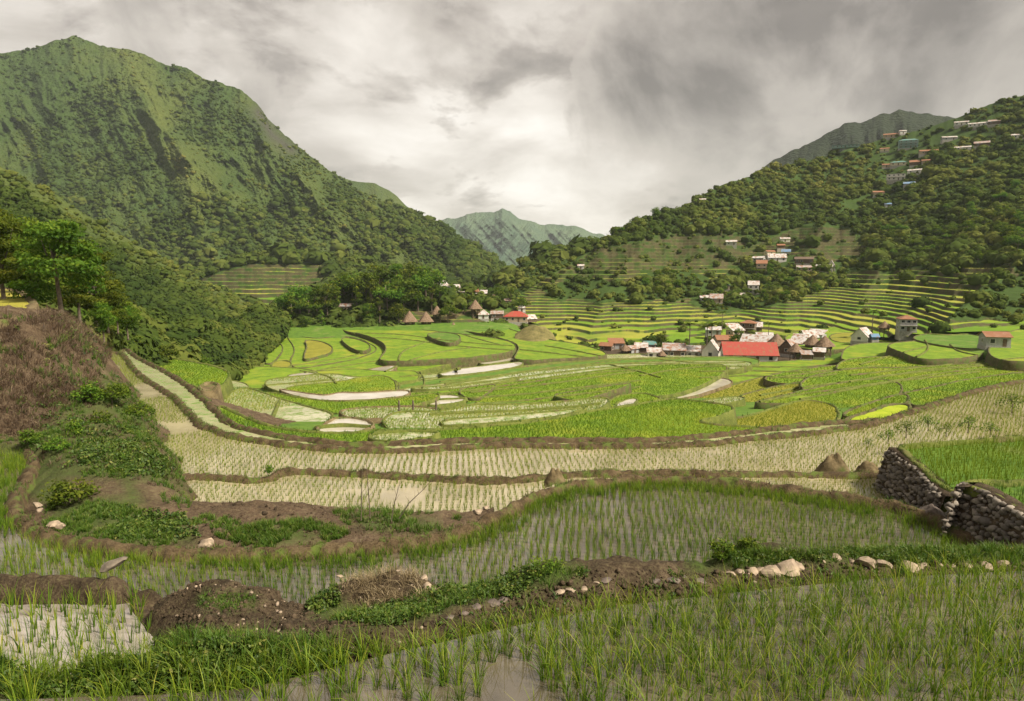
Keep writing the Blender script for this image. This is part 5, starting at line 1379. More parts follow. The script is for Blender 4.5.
for a, b in zip(w1t, w1b):       # battered face: the foot stands a little out from the crest
    b[:] = np.array([a[0] - .75, a[1] - .15, -10.7])
stone_wall('stone_wall', w1t, w1b, .24, 'dry stone wall holding up the green paddy at the right, farther of two')
w2t = zline([(955,487),(966,482),(985,490),(1005,502),(1030,519),(1075,545)], -7.42); w2b = [np.array([p[0] - .95, p[1] - .55, -9.2]) for p in w2t]
w2b[0] = w2t[0] + np.array([-.7, -.6, -1.75])
stone_wall('stone_wall', w2t, w2b, .22, 'dark dry stone wall at the right edge of the frame, nearer of two')

def stone(u, v, d, w, label, group, mat, name='stone', sink=.25, flatk=1.0, P=None):
    V, Fc = SHAPES[int(rng.integers(8))]
    s = w * .5
    o = bpy.data.objects.new(name, mk_mesh(name, V * np.array([1, .8, .75 * flatk]) * s, Fc, mat, None, None, True)); COL.objects.link(o)
    p = at_d(u, v, d) if P is None else P
    o.location = p; o.rotation_euler = (random.uniform(-.25, .25), random.uniform(-.25, .25), random.uniform(-.6, .6))
    o.data.polygons.foreach_set('use_smooth', np.zeros(len(o.data.polygons), bool))
    tag(o, label, 'stone', group); return o
def bank_pt(u, v):
    """where the ray of pixel (u,v) meets the bank"""
    r = ray(u, v); lo = None
    for y in np.arange(5.4, 11.5, .02):
        P = r * (y / r[1])
        if P[2] < bank_z(P[0], P[1]): return P
    return r * (8.5 / r[1])
ROW = [(731,573,10),(740,572,13),(752,571,15),(760,570,13),(770,571,22),(789,567,24),(797,566,14),(822,560,8),(836,558,14),(852,561,12),(870,563,18),(884,564,20),(908,567,22),(924,566,12),(940,565,8),(954,567,9),(968,566,10),(985,566,16),(1004,564,14)]
for i, (u, v, w) in enumerate(ROW):
    P = bank_pt(u, v); lab = 'pale angular stone in the row on top of the near bank'
    if i == 4: lab = 'large rounded pale stone at the left of the stone row on the near bank'
    if i == 5: lab = 'largest pale slab leaning over in the stone row on the near bank'
    stone(u, v, 0, w * P[1] / F * random.uniform(1.1, 1.5), lab, 'pale stones in a row along the near bank', STONE_PALE, P=P - [0, 0, .015])
OTH = [(560,592,15,'flat pale stone on the near bank below the leafy weed'),(570,590,13,'second flat pale stone touching the one below the leafy weed'),(583,589,12,'squarish pale stone right of the leafy weed on the near bank'),(597,583,9,'small pale stone on the soil of the near bank right of the weed'),(606,580,12,'brown stone right of the weed on the near bank'),(673,580,16,'large dark stone half buried in the near bank'),(655,582,13,'brown stone half buried beside the dark stone of the near bank'),(684,577,9,'small pale stone above the dark buried stone'),(700,582,16,'dark flat stone left of the pale stone row'),(465,614,13,'reddish round stone on the lip of the near bank'),(477,607,12,'grey round stone beside the reddish one on the bank lip'),(492,603,18,'big dark grey stone on the bank lip below the rubble heap'),(503,600,12,'dark stone at the right of the big grey one on the bank lip'),(450,618,12,'dark wedge shaped stone left of the reddish one'),(340,576,7,'pale stone on the left shoulder of the rubble heap'),(423,591,11,'pale stone on the right flank of the rubble heap'),(441,594,9,'small pale stone at the right foot of the rubble heap'),(424,577,9,'small pale stone near the top right of the rubble heap'),(398,571,7,'small pale stone on the crest of the rubble heap'),(320,603,11,'pale stone at the left foot of the rubble heap'),(414,606,9,'pale stone in the green weeds below the rubble heap'),(300,608,8,'small dark stone on the mud left of the rubble heap')]
for (u, v, w, lab) in OTH:
    dark = any(k in lab for k in ('dark', 'grey', 'brown', 'reddish'))
    P = bank_pt(u, v); stone(u, v, 0, w * P[1] / F * 1.05, lab, None, STONE_DARK if dark else STONE_PALE, flatk=.75, P=P)
P = at_z(113, 568, -4.98)
o = stone(113, 568, 0, .52, 'long weathered slab lying across the brown bund at the left', None, flat('weathered_slab', (.14, .115, .085), .9, var=.4, scale=5, bmp=.5), 'stone_slab', P=P + [0, 0, .06], flatk=.55)
o.rotation_euler = (.25, -.32, .35); o.scale = (1, .6, .6)
for (u, v, z, w, lab) in [(478,512,-8.55,.42,'white stone on the curved bund where it bends uphill'), (486,508,-8.5,.3,'smaller white stone on the bend of the curved bund'), (37,505,-8.6,.36,'pale stone on the curved bund at the far left'), (40,510,-8.6,.3,'second pale stone on the curved bund at the far left'),(54,524,-8.65,.42,'flat grey stone on the left bend of the curved bund'),(60,526,-8.62,.36,'flat tan stone on the left bend of the curved bund'),(206,544,-8.7,.55,'long pale stone on the inner edge of the curved bund')]:
    stone(u, v, 0, w, lab, None, STONE_PALE, P=at_z(u, v, z))

# earth heaps at the ends of bunds on the right
def heap(u, v, z, w, h, label, mat=LEVEE):
    n = 22; x, y = np.meshgrid(np.linspace(-1, 1, n), np.linspace(-1, 1, n)); r = np.hypot(x, y)
    zz = h * np.clip(1 - r**1.6, -.3, 1) * (.45 + 1.1*fbm(x*3.1 + u, y*3.1, 4, 5)) - .05
    P = at_z(u, v, z)
    o = mk('earth_heap', np.stack([x*w*.5, y*w*.4, zz], -1).reshape(-1, 3), grid_faces(n, n), mat, None, smooth=True)
    o.location = P; tag(o, label, 'earth heap')
heap(833, 470, -10.5, 1.7, .85, 'heap of dry earth at the right end of the thin bund'); heap(869, 474, -10.5, 1.5, .7, 'brown clump of dry stalks between the earth heap and the stone wall')
heap(555, 480, -9.0, .9, .55, 'small dark earth clump on the middle of the curved bund'); heap(930, 520, -9.1, 1.6, .55, 'low pale heap of gravel at the foot of the nearer stone wall', STONE_DARK)
# thin bare saplings in front of the flooded strip
for i, (u, v, d, h, lean, lab) in enumerate([(361,518,25,2.0,.05,'thin leafless sapling standing in the flooded strip, left of a pair'), (370,517,25,2.15,-.04,'taller thin sapling beside it in the flooded strip'), (391,519,25,1.5,.25,'bare forked twig right of the two saplings'), (399,516,25,1.4,.9,'slanting bare stick leaning over the flooded strip')]):
    m = MB(); m.tube([(0,0,-.1),(lean*h*.3,.02,h*.35),(lean*h*.7,0,h*.7),(lean*h,.03,h)], [.022,.018,.012,.005], 5)
    for k in range(5):
        t = .35 + .12*k; a = random.uniform(0, 6.28); L = .28*h*(1-t)+.08
        m.tube([(lean*h*t, 0, h*t), (lean*h*t + L*.7*math.cos(a), L*.5*math.sin(a), h*t + L*.9)], [.008, .003], 4)
    o = m.build('sapling', BARK); o.location = at_d(u, v, d); tag(o, lab, 'sapling')
# short posts on the dark bund in the middle of the valley
for u, v, lab in [(399,409,'left short post on the dark bund in mid valley'), (413,409,'middle short post on the dark bund in mid valley'), (436,409,'right short post on the dark bund in mid valley')]:
    m = MB(); m.tube([(0,0,-1.2),(.02,0,.6),(0,.02,1.1)], [.14,.13,.10], 6); o = m.build('post', BARK); o.location = at_z(u, v, float(zf(u, v)) + .5); tag(o, lab, 'post')

# ------------------------------------------------------------------ houses
TIN_W = tin('white_tin', (.46, .45, .43), .45); TIN_G = tin('grey_tin', (.33, .32, .31), .55); TIN_R = tin('red_tin', (.32, .050, .035), .35)
TIN_RU = tin('rusty_tin', (.27, .145, .095), .8); TIN_T = tin('teal_tin', (.09, .21, .19), .3); TIN_B = tin('blue_tin', (.12, .22, .34), .3)
THATCH = soil('thatch', (.085, .055, .035), (.17, .115, .075), (.26, .19, .13), 2.2, .9, .15)
WHITE_W = flat('white_wall', (.56, .54, .50), .8, var=.12, scale=.8); GREY_W = flat('grey_wall', (.30, .30, .29), .85, var=.2); WOOD_W = flat('wood_wall', (.11, .075, .05), .9, var=.35, scale=2)
TAN_W = flat('tan_wall', (.36, .28, .20), .85, var=.2); TEAL_W = flat('teal_wall', (.17, .27, .24), .8, var=.15); DARKGL = flat('window_glass', (.02, .022, .025), .15, var=.2); CONC = flat('concrete', (.32, .30, .27), .9, var=.25)
YELLOW_W = flat('cream_wall', (.55, .47, .33), .85, var=.15)

def house(P, w, dep, h, roofk, rmat, wmat, yaw, label, pitch=.45, stilts=0.0, storeys=1, wins=3, door=True, group=None, name='house', over=.35, lower=None):
    """house: local x along the front, front faces -y"""
    root = empty(name, P, yaw)
    b = MB(); z0 = stilts; rise = pitch * dep * .5
    H = h * storeys
    if roofk == 'gable':
        b.prism([(-dep/2, z0), (dep/2, z0), (dep/2, z0+H), (0, z0+H+rise), (-dep/2, z0+H)], 'x', -w/2, w/2)
    else:
        b.box(-w/2, w/2, -dep/2, dep/2, z0, z0+H)
    b.build('wall', wmat, root)
    r = MB(); th = .10
    if roofk == 'gable':
        for s in (-1, 1):
            ye = s * (dep/2 + over); ze = z0 + H - over * pitch
            r.prism([(0, z0+H+rise+.03), (ye, ze+.03), (ye, ze+.03+th), (0, z0+H+rise+.03+th)], 'x', -w/2-over, w/2+over)
    elif roofk == 'shed':
        r.prism([(-dep/2-over, z0+H+.03), (dep/2+over, z0+H+.03+pitch*dep), (dep/2+over, z0+H+.13+pitch*dep), (-dep/2-over, z0+H+.13)], 'x', -w/2-over, w/2+over)
    elif roofk in ('hip', 'pyramid'):
        rl = 0.02 if roofk == 'pyramid' else max(.02, (w - dep) / 2)
        x, y, e = w/2+over, dep/2+over, z0+H-.05; rise2 = pitch * y; dz = .14
        V = [(-x,-y,e),(x,-y,e),(x,y,e),(-x,y,e),(-rl,0,e+rise2),(rl,0,e+rise2)]
        V2 = [(a, c, d-dz) for a, c, d in V]
        F_ = [(0,1,5,4),(1,2,5),(2,3,4,5),(3,0,4)]
        r.add(V + V2, F_ + [tuple(i+6 for i in reversed(f)) for f in F_] + [(0,6,7,1),(1,7,8,2),(2,8,9,3),(3,9,6,0)])
    r.build('roof', rmat, root)
    if stilts > .2:
        for sx_ in (-1, 1):
            for sy in (-1, 1):
                m = MB(); m.tube([(sx_*(w/2-.25), sy*(dep/2-.25), -2.5), (sx_*(w/2-.25), sy*(dep/2-.25), z0+.02)], [.12, .11], 6); m.build('post', WOOD_W, root)
    else:
        m = MB(); m.box(-w/2-.12, w/2+.12, -dep/2-.12, dep/2+.12, -3.0, .12); m.build('foundation', CONC, root)
    if lower is not None:
        pass
    for st in range(storeys):
        zz = z0 + st*h
        nw = wins
        for i in range(nw):
            xw = -w/2 + w*(i+.5)/nw
            if door and st == 0 and i == nw//2:
                m = MB(); m.box(xw-.42, xw+.42, -dep/2-.05, -dep/2+.02, zz+.13, zz+min(2.0, h*.8)); m.build('door', WOOD_W, root); continue
            fr = MB(); a, c, d, e = xw-.5, xw+.5, zz+h*.38, zz+h*.78
            y = -dep/2
            for q in ((a-.08,a,d-.08,e+.08),(c,c+.08,d-.08,e+.08),(a,c,d-.08,d),(a,c,e,e+.08)): fr.box(q[0], q[1], y-.07, y+.02, q[2], q[3])
            f = fr.build('window', WHITE_W if wmat is not WHITE_W else GREY_W, root)
            pm = MB(); pm.box(a, c, y-.02, y+.02, d, e); pm.build('pane', DARKGL, f)
        if nw:      # one window in the side walls
            for s in (-1, 1):
                fr = MB(); d, e = zz+h*.38, zz+h*.78
                for q in ((-.58,-.5,d-.08,e+.08),(.5,.58,d-.08,e+.08),(-.5,.5,d-.08,d),(-.5,.5,e,e+.08)): fr.box(s*w/2-.05, s*w/2+.05, q[0], q[1], q[2], q[3])
                f = fr.build('window', WHITE_W if wmat is not WHITE_W else GREY_W, root); pm = MB(); pm.box(s*w/2-.02, s*w/2+.02, -.5, .5, d, e); pm.build('pane', DARKGL, f)
        if storeys > 1 and st > 0:
            bl = MB(); bl.box(-w/2-.1, w/2+.1, -dep/2-1.0, -dep/2-.01, zz-.12, zz); bk = bl.build('balcony', CONC, root)
            rl_ = MB()
            for i in range(int(w/.6)+1): rl_.box(-w/2+i*.6-.03, -w/2+i*.6+.03, -dep/2-.99, -dep/2-.93, zz, zz+.85)
            rl_.box(-w/2-.1, w/2+.1, -dep/2-1.0, -dep/2-.92, zz+.85, zz+.93); rl_.build('railing', wmat, bk)
    tag(root, label, 'house', group)
    return root

def hut(P, w, label, hh=1.0, yaw=.3):
    """native hut: steep pyramid of thatch over a small wooden room on four posts"""
    root = empty('thatched_hut', P, yaw)
    st = w * .32
    for sx_ in (-1, 1):
        for sy in (-1, 1):
            m = MB(); m.tube([(sx_*w*.24, sy*w*.24, -1.5), (sx_*w*.24, sy*w*.24, st)], [w*.035, w*.03], 6); m.build('post', WOOD_W, root)
    m = MB(); m.box(-w*.3, w*.3, -w*.3, w*.3, st, st+w*.26); m.build('wall', WOOD_W, root)
    m = MB(); m.box(-w*.07, w*.07, -w*.3-.05, -w*.3+.02, st+.02, st+w*.2); m.build('door', TAN_W, root)
    n, k = 20, 7; V = []
    for j in range(k):
        t = j / (k - 1)
        for i in range(n):
            a = 2*math.pi*i/n; sq = 1 / max(abs(math.cos(a)), abs(math.sin(a))); q = (sq * (1 - t) + t) ** .7
            rad = w*.52*(1 - t)**.92 * q * (1 + random.uniform(-.05, .05)) + .03
            V.append((rad*math.cos(a), rad*math.sin(a), st + w*.16 + w*.62*hh*t + (0 if j else random.uniform(-.08, .05))))
    Fl = [(j*n+i, j*n+(i+1) % n, (j+1)*n+(i+1) % n, (j+1)*n+i) for j in range(k-1) for i in range(n)] + [tuple(range((k-1)*n, k*n)), tuple(reversed(range(n)))]
    m = MB(); m.add(V, Fl); m.build('roof', THATCH, root)
    tag(root, label, 'hut'); return root

def gpt(u, v, s=None, dz=0.0):
    P = at_sheet(s, u, v) if s is not None else at_z(u, v, float(zf(u, v)) - .3)
    return P + np.array([0, 0, dz])
def wpx(P, px): return px * (P[1] * CP - P[2] * SP) / F

# village yard
field('village_yard', [(592,351),(622,349),(700,345),(760,341),(800,341),(838,348),(838,357),(790,361),(700,361),(622,358)], float(zf(720, 352)) + .2, MUD, LEVEE, .1, .4, 3, 1.2)
V_ = [  # u, v base, width px, depth m, wall h, roof, roof mat, wall mat, yaw, label, kwargs
 (748,361,50,8.0,2.6,'gable',TIN_R,WHITE_W,.20,'long village building with a bright red roof and white gable end',dict(pitch=.8,wins=4,over=.5)),
 (607,351,12,4,2.0,'gable',TIN_RU,WOOD_W,-.3,'small rust red roofed hut at the left end of the village',dict(wins=2)),
 (616,349,14,4.5,2.2,'shed',TIN_RU,GREY_W,.15,'shack with red and pale tin roof second from the left end of the village',dict(wins=2,pitch=.3)),
 (631,354,10,4,2.0,'gable',TIN_G,GREY_W,.8,'tiny grey shack right of the red and pale roofed shack',dict(wins=1)),
 (641,353,12,4,2.0,'shed',TIN_W,WOOD_W,0,'small white roofed shack left of the teal roof',dict(wins=2,pitch=.3)),
 (649,350,11,4,2.2,'gable',TIN_T,GREY_W,.2,'house with a teal roof behind the white roofed shacks',dict(wins=2)),
 (654,358,13,4,2.0,'shed',TIN_W,WHITE_W,.05,'low white roofed shack in front at the edge of the field',dict(wins=2,pitch=.25)),
 (674,357,21,5,2.4,'shed',TIN_G,WOOD_W,.05,'long dark walled house with grey tin roof left of the palms',dict(wins=4,pitch=.35)),
 (693,357,13,4,2.0,'shed',TIN_W,GREY_W,0,'small house with pale tin roof between the grey roof and the white gable',dict(wins=2,pitch=.35)),
 (711,358,17,5,2.6,'gable',TIN_W,WHITE_W,1.45,'white gable fronted house behind the thin palms',dict(pitch=1.3,wins=1)),
 (724,346,18,6,2.6,'gable',TIN_RU,TAN_W,.3,'rust brown roofed house above the left end of the red roof',dict(wins=2)),
 (713,335,14,5,2.4,'gable',TIN_W,GREY_W,.1,'pale roofed house above the palms',dict(wins=2)),
 (735,336,13,5,2.4,'shed',TIN_W,TAN_W,.6,'small white roofed house left of the stacked roofs',dict(wins=2,pitch=.5)),
 (748,333,14,5,2.2,'hip',TIN_RU,WOOD_W,-.2,'two storey house with brown tin roof at the top of the village',dict(storeys=2,wins=2,pitch=.4)),
 (757,332,9,4,2.2,'shed',TIN_W,WOOD_W,0,'small shed right of the two storey house at the top of the village',dict(wins=1)),
 (757,352,28,8,3.0,'gable',TIN_W,WHITE_W,-.25,'broad white roofed house right behind the red roof',dict(pitch=.7,wins=3)),
 (764,342,15,5,2.4,'gable',TIN_W,GREY_W,.1,'white roofed house at the back, right of the broad white roof',dict(wins=2)),
 (789,354,12,5,2.4,'gable',TIN_G,WOOD_W,1.1,'house with leaning tan and white roof beside the brown thatch',dict(pitch=1.1,wins=1)),
 (798,350,13,5,2.2,'shed',TIN_W,GREY_W,-.3,'white roofed house left of the two white roofs on the right',dict(pitch=.6,wins=2)),
 (808,343,13,5,2.4,'gable',TIN_W,WHITE_W,.5,'steep white roofed house at the right of the village',dict(pitch=.8,wins=2)),
 (816,341,15,5,2.4,'shed',TIN_W,GREY_W,-.3,'flat white roofed house at the right rear of the village',dict(pitch=.3,wins=2)),
 (819,357,10,3,1.6,'shed',TIN_W,WOOD_W,0,'low white roofed shed at the right end of the village',dict(pitch=.3,wins=1)),
 (806,359,9,3,1.4,'shed',TIN_G,WOOD_W,.2,'tiny grey roofed shed below the thatched roofs',dict(pitch=.3,wins=1)),
 (862,341,15,5,1.8,'gable',TIN_W,WHITE_W,1.2,'white tent shaped house alone on the green terrace',dict(pitch=1.0,wins=1)),
 (874,340,6,3,1.2,'gable',TIN_B,TIN_B,.4,'small shelter under a bright blue tarpaulin',dict(pitch=.7,wins=0,door=False)),
 (906,331,15,5,2.1,'hip',TIN_RU,GREY_W,.25,'lone two storey house with red brown roof on the terraces',dict(storeys=2,pitch=.45,wins=3)),
 (994,346,21,5,2.5,'gable',TIN_RU,GREY_W,.35,'grey walled house with a rust red roof at the right edge of the valley',dict(pitch=.4,wins=2)),
]
for (u, v, px, dep, h, rk, rm, wm, yaw, lab, kw) in V_:
    P = gpt(u, v); w = wpx(P, px)
    yaw0 = -math.atan2(P[0], P[1])
    house(P, w, min(dep, w * 1.1), h, rk, rm, wm, yaw0 + yaw, lab, **kw)
for (u, v, px, lab) in [(776,354,19,'big brown thatched hut right of the white roofs'), (824,354,17,'brown thatched hut at the right end of the village'), (795,358,14,'low thatched hut in front of the white roofs'), (812,352,16,'thatched hut between the two white roofs and the end hut'), (884,333,11,'lone brown thatched hut above the blue tarpaulin'), (625,355,10,'small thatched hut near the left end of the village'), (662,359,8,'small thatched hut in front of the long grey roof')]:
    P = gpt(u, v); hut(P, wpx(P, px), lab)
# hamlet on the knoll
for (u, v, px, lab, s) in [(409,328,15,'thatched hut at the foot of the grove, left one of two alike',S_KN), (427,327,14,'thatched hut at the foot of the grove, right one of two alike',S_KN), (438,319,12,'thatched hut half hidden in the trees above the two at the foot of the grove',S_KN), (453,330,8,'tiny thatched hut at the edge of the green field',S_KN), (476,315,13,'tall thatched hut on posts beside the white pavilion',S_KN)]:
    P = gpt(u, v, s); hut(P, wpx(P, px), lab, 1.15)
K_ = [(351,311,18,5,2.4,'gable',TIN_G,TAN_W,.1,'house with pale grey roof at the left edge of the grove',dict(wins=3)),
 (443,288,12,6,2.2,'pyramid',TIN_W,TAN_W,0,'small house with a white pyramid roof on top of the knoll',dict(pitch=1.1,wins=2)),
 (450,292,17,5,2.2,'gable',TIN_W,WOOD_W,.2,'wide white roofed house just below the pyramid roof',dict(pitch=.5,wins=3)),
 (460,296,11,5,2.0,'shed',TIN_W,WOOD_W,0,'low white roofed house left of the orange roof',dict(pitch=.3,wins=2)),
 (473,296,11,5,2.2,'gable',TIN_RU,TAN_W,.1,'orange rust roofed house on the knoll',dict(wins=2)),
 (482,298,12,5,2.2,'shed',TIN_W,WOOD_W,0,'white flat roofed house right of the orange roof',dict(pitch=.3,wins=2)),
 (484,317,10,4,2.0,'pyramid',TIN_W,WHITE_W,0,'white open pavilion beside the tall thatched hut',dict(pitch=1.0,wins=1)),
 (496,318,12,4,2.0,'shed',TIN_G,WOOD_W,0,'dark shed with grey roof left of the red roofed house',dict(pitch=.3,wins=2)),
 (517,321,23,7,2.6,'hip',TIN_R,TAN_W,-.1,'tan house with a faded red hipped roof at the end of the hamlet',dict(pitch=.6,wins=4,storeys=1)),
 (522,311,7,4,2.2,'pyramid',TIN_W,WHITE_W,0,'small white house behind the faded red roof',dict(pitch=1,wins=1)),
 (506,302,9,4,2.0,'gable',TIN_G,GREY_W,.2,'grey house alone among trees above the faded red roof',dict(wins=1)),
 (501,291,8,4,2.4,'gable',TIN_W,TAN_W,.3,'pale tall house at the top edge of the knoll',dict(wins=1)),
 (529,323,10,4,1.6,'gable',TIN_W,WOOD_W,.5,'little white roofed hut on posts above the dry knoll',dict(stilts=1.4,wins=0,door=False,pitch=.8))]
for (u, v, px, dep, h, rk, rm, wm, yaw, lab, kw) in K_:
    P = gpt(u, v, S_KN, -.1); w = wpx(P, px); house(P, w, min(dep, w * 1.1), h, rk, rm, wm, yaw, lab, **kw)
# terrace village on the hillside
T_ = [(731,244,10,5,2.4,'gable',TIN_W,GREY_W,0,'single grey house high on the old terraces left of the terrace village',dict(wins=2)),
 (785,241,9,4,2.2,'gable',TIN_W,WHITE_W,.2,'white house alone at the top of the terrace village',dict(wins=1)),
 (780,249,7,4,2.2,'gable',TIN_RU,WOOD_W,.2,'small brown house below the topmost white one',dict(wins=1)),
 (786,253,8,4,2.2,'shed',TIN_B,GREY_W,0,'small blue grey roofed house in the terrace village',dict(wins=1)),
 (770,255,9,4,2.4,'gable',TIN_RU,YELLOW_W,.6,'cream house with brown roof in the terrace village',dict(wins=1)),
 (758,262,11,5,2.4,'gable',TIN_W,GREY_W,-.3,'white roofed house at the left of the terrace village',dict(wins=2)),
 (752,260,9,4,2.2,'gable',TIN_RU,WOOD_W,.2,'brown roofed house at the far left of the terrace village',dict(wins=1)),
 (776,262,17,6,2.6,'gable',TIN_W,WHITE_W,.2,'widest white roofed house in the middle of the terrace village',dict(pitch=.8,wins=3)),
 (804,264,17,6,2.8,'gable',WOOD_W,WOOD_W,0,'large dark wooden house right of the middle of the terrace village',dict(storeys=1,wins=4)),
 (762,272,10,5,2.4,'shed',TIN_RU,TAN_W,0,'orange roofed two storey house under the white roofs of the terrace village',dict(storeys=2,wins=2)),
 (751,270,7,4,2.2,'gable',TIN_RU,TAN_W,0,'tiny tan house at the lower left of the terrace village',dict(wins=1)),
 (804,272,14,5,2.4,'gable',TIN_G,TAN_W,.15,'tan house below the large dark wooden one',dict(wins=3)),
 (824,271,15,5,2.4,'gable',TIN_W,WHITE_W,-.1,'long white house at the right of the terrace village',dict(wins=3)),
 (831,271,6,5,3.0,'gable',TIN_W,WHITE_W,1.5,'steep white gabled chapel joined to the right of the long white house',dict(pitch=1.6,wins=1)),
 (725,290,10,5,2.6,'hip',TIN_T,TAN_W,0,'tan house with teal roof on the lower slope',dict(wins=2)),
 (753,294,10,5,2.4,'shed',TIN_W,WHITE_W,0,'white two storey house alone on the lower slope',dict(storeys=2,wins=2)),
 (706,302,13,5,2.2,'gable',TIN_W,GREY_W,.1,'white roofed house at the lower left of the slope',dict(wins=3)),
 (716,303,12,5,2.2,'shed',TIN_G,TAN_W,0,'grey roofed house right of the lower left white roof',dict(wins=2)),
 (740,301,9,4,2.2,'shed',TIN_W,WOOD_W,0,'small white roofed house below the white two storey house',dict(wins=1)),
 (581,269,6,5,2.2,'gable',TIN_W,WHITE_W,0,'tiny lone white house on the left end of the terraces',dict(wins=1)),
 # hilltop
 (845,154,24,6,2.4,'shed',TIN_T,TEAL_W,0,'long teal roofed building on stilts at the edge of the hilltop',dict(stilts=5,wins=7,pitch=.15)),
 (889,133,14,6,2.6,'gable',TIN_RU,TAN_W,0,'brown house on the ridge above the green building',dict(wins=3)),
 (902,133,6,4,2.6,'gable',TIN_W,WHITE_W,.4,'little white house right of the brown house on the ridge',dict(wins=1)),
 (908,149,17,6,2.3,'hip',TIN_T,TEAL_W,.1,'green three storey building in the hilltop village',dict(storeys=3,wins=4)),
 (884,152,8,4,2.4,'gable',TIN_RU,YELLOW_W,0,'small cream house between the teal and the green buildings',dict(wins=1)),
 (928,155,16,6,2.6,'gable',TIN_RU,TAN_W,.2,'brown roofed house right of and below the green building',dict(wins=3)),
 (898,166,14,5,2.6,'hip',TIN_T,YELLOW_W,0,'cream house with teal roof above the white three storey house',dict(wins=3)),
 (886,168,7,4,2.4,'gable',TIN_RU,TAN_W,.2,'tiny orange house left of the cream house with teal roof',dict(wins=1)),
 (915,166,9,5,2.6,'shed',TIN_RU,WOOD_W,0,'dark shack right of the cream house with teal roof',dict(wins=1)),
 (926,164,7,4,2.4,'gable',TIN_RU,TAN_W,0,'pinkish house below the brown roofed house',dict(wins=1)),
 (896,181,16,6,2.5,'shed',CONC,WHITE_W,.1,'white three storey house in the middle of the hilltop slope',dict(storeys=2,wins=4,pitch=.03)),
 (914,174,12,5,2.4,'gable',TIN_W,WHITE_W,-.2,'white roofed house right of the white three storey house',dict(wins=2)),
 (909,187,10,4,2.0,'shed',TIN_B,GREY_W,0,'blue roofed shed below the white three storey house',dict(wins=1)),
 (878,196,10,5,2.4,'gable',TIN_RU,TAN_W,.3,'brown roofed house low among the trees left of the blue shed',dict(wins=1)),
 (887,208,6,4,2.4,'gable',TIN_B,GREY_W,.3,'lone blue grey hut deep in the trees',dict(wins=1)),
 (949,141,13,5,2.4,'gable',TIN_W,GREY_W,.3,'white roofed house left of the ridge top row',dict(wins=2)),
 (963,151,14,5,2.2,'gable',TIN_W,WHITE_W,0,'white roofed house on the slope under the ridge top row',dict(wins=2)),
 (981,147,13,5,2.2,'shed',TIN_G,WOOD_W,0,'grey roofed house right of the white roof under the ridge top row',dict(wins=2)),
 (961,126,12,5,2.6,'gable',TIN_W,WHITE_W,.1,'white house at the left of the ridge top row',dict(wins=3)),
 (979,127,18,5,2.4,'gable',TIN_W,WHITE_W,0,'longest white house in the ridge top row',dict(wins=5)),
 (994,125,10,5,2.4,'shed',TIN_G,WOOD_W,0,'dark house at the right of the ridge top row',dict(wins=2)),
 (1018,139,13,5,2.6,'gable',TIN_W,WHITE_W,.2,'white house at the right edge of the frame on the ridge',dict(wins=2)),
 (702,203,6,4,2.4,'gable',TIN_W,WHITE_W,0,'tiny white house on the wooded skyline',dict(wins=1))]
for (u, v, px, dep, h, rk, rm, wm, yaw, lab, kw) in T_:
    P = gpt(u, v, S_HILL, .25); w = wpx(P, px); y0 = -math.atan2(P[0], P[1])
    house(P, w, min(dep, w * 1.1), h, rk, rm, wm, y0 + yaw, lab, **kw)
SKYBLOBS = [(500,140,.55,.22),(390,92,.13,.22),(600,120,.2,.12),(570,200,.2,.15),(80,-110,.45,.25),(860,50,.42,-.62),(740,140,.13,-.15),(640,10,.2,-.2),(250,40,.28,-.25),(470,40,.1,-.15)]  # the bright patch above the frame is added to brighten the paddy water
SKY_STR = .70; SUN_E = 5.0; EXPOSURE = 0.84
# ------------------------------------------------------------------ sky, sun, camera
SUN_EL, SUN_AZ = math.radians(48), math.radians(116)      # azimuth clockwise from +Y
sd = Vector((math.cos(SUN_EL)*math.sin(SUN_AZ), math.cos(SUN_EL)*math.cos(SUN_AZ), math.sin(SUN_EL)))
w = bpy.data.worlds.new("World"); SC.world = w; w.use_nodes = True
nt = w.node_tree; bg = nt.nodes['Background']; out = nt.nodes['World Output']
sky = nt.nodes.new('ShaderNodeTexSky'); sky.sky_type = 'NISHITA'; sky.sun_disc = False
sky.sun_elevation = SUN_EL; sky.sun_rotation = SUN_AZ
tc = nt.nodes.new('ShaderNodeTexCoord'); D = tc.outputs['Generated']
sx = nt.nodes.new('ShaderNodeSeparateXYZ'); nt.links.new(D, sx.inputs[0])
zc = math_n(nt, 'ADD', math_n(nt, 'MAXIMUM', sx.outputs[2], 0.0), .30)
cv = nt.nodes.new('ShaderNodeCombineXYZ')
nt.links.new(math_n(nt, 'DIVIDE', sx.outputs[0], zc), cv.inputs[0]); nt.links.new(math_n(nt, 'DIVIDE', sx.outputs[1], zc), cv.inputs[1])
n1 = tnoise(nt, 1.9, 12, .58, cv.outputs[0], .25)
n2 = tnoise(nt, 5.0, 10, .60, cv.outputs[0], .3)
n3 = tnoise(nt, 4.6, 12, .58, D, .3)
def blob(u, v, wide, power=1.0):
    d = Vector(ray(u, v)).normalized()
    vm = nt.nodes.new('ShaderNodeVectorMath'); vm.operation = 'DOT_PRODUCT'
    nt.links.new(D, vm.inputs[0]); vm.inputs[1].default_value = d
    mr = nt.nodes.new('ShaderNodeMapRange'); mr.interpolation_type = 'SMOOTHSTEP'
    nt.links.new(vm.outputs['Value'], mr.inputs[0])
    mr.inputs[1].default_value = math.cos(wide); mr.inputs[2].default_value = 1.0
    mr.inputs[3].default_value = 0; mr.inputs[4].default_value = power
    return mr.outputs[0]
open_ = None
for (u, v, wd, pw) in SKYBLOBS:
    bb_ = blob(u, v, wd, pw); open_ = bb_ if open_ is None else math_n(nt, 'ADD', open_, bb_)
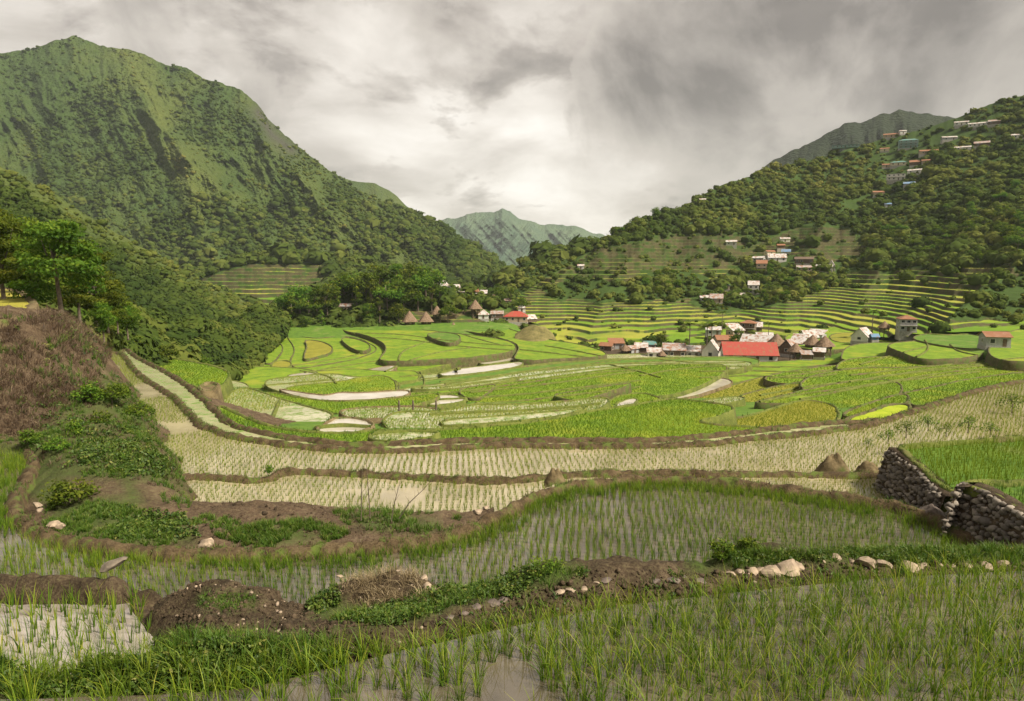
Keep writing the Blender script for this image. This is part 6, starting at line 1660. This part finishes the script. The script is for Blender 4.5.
# high bright layer, soft
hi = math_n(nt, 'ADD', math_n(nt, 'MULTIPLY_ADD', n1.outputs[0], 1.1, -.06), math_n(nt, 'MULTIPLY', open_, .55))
hic = ramp(nt, [(.25, (.33, .287, .243)), (.5, (.52, .465, .405)), (.72, (.78, .72, .645)), (.95, (1.04, 1.0, .93))], hi).outputs[0]
def deck(scale, lo, wid, k_open, dark, light, vec, seed):
    mp = nt.nodes.new('ShaderNodeMapping'); mp.inputs['Location'].default_value = (seed, seed * 1.7, seed * .3); nt.links.new(vec, mp.inputs['Vector'])
    a = tnoise(nt, scale, 12, .57, mp.outputs[0], .25)
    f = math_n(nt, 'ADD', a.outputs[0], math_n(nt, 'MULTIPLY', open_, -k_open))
    al = ramp(nt, [(lo, (0, 0, 0)), (lo + wid * .35, (.55, .55, .55)), (lo + wid, (1, 1, 1))], f).outputs[0]
    sh = ramp(nt, [(lo, light), (lo + .22, dark)], f).outputs[0]
    return al, sh
def over(base, dk, amt):
    return mixc(nt, math_n(nt, 'MULTIPLY', dk[0], amt), base, dk[1])
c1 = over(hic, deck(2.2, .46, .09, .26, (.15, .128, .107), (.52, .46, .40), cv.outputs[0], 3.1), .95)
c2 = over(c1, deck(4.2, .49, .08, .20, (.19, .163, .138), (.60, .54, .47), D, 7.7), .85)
skyc = mixc(nt, 1.0, sky.outputs[0], (.1, .1, .1), 'MULTIPLY')
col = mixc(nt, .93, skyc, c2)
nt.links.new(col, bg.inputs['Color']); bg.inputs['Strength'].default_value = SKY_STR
L = bpy.data.lights.new('sun', 'SUN'); L.energy = SUN_E; L.angle = math.radians(10); L.color = (1.0, .90, .75)
lo = bpy.data.objects.new('sun', L); COL.objects.link(lo)
lo.rotation_euler = (-sd).to_track_quat('-Z', 'Y').to_euler()

cam = bpy.data.cameras.new('camera'); co_ = bpy.data.objects.new('camera', cam); COL.objects.link(co_)
co_.location = (0, 0, 0); co_.rotation_euler = (math.pi / 2 - PITCH, 0, 0)
cam.sensor_fit = 'HORIZONTAL'; cam.sensor_width = 36; cam.lens = F / 1024 * 36
cam.clip_start = .1; cam.clip_end = 30000
SC.camera = co_
SC.view_settings.view_transform = 'Standard'; SC.view_settings.look = 'None'
SC.view_settings.exposure = EXPOSURE; SC.view_settings.gamma = 1.0; SC.view_settings.use_curve_mapping = False
SC.render.engine = 'CYCLES'
SC.cycles.max_bounces = 6; SC.cycles.diffuse_bounces = 3; SC.cycles.glossy_bounces = 3; SC.cycles.transmission_bounces = 4
SC.cycles.use_denoising = True
SC.cycles.volume_bounces = 1; SC.cycles.volume_step_rate = 10
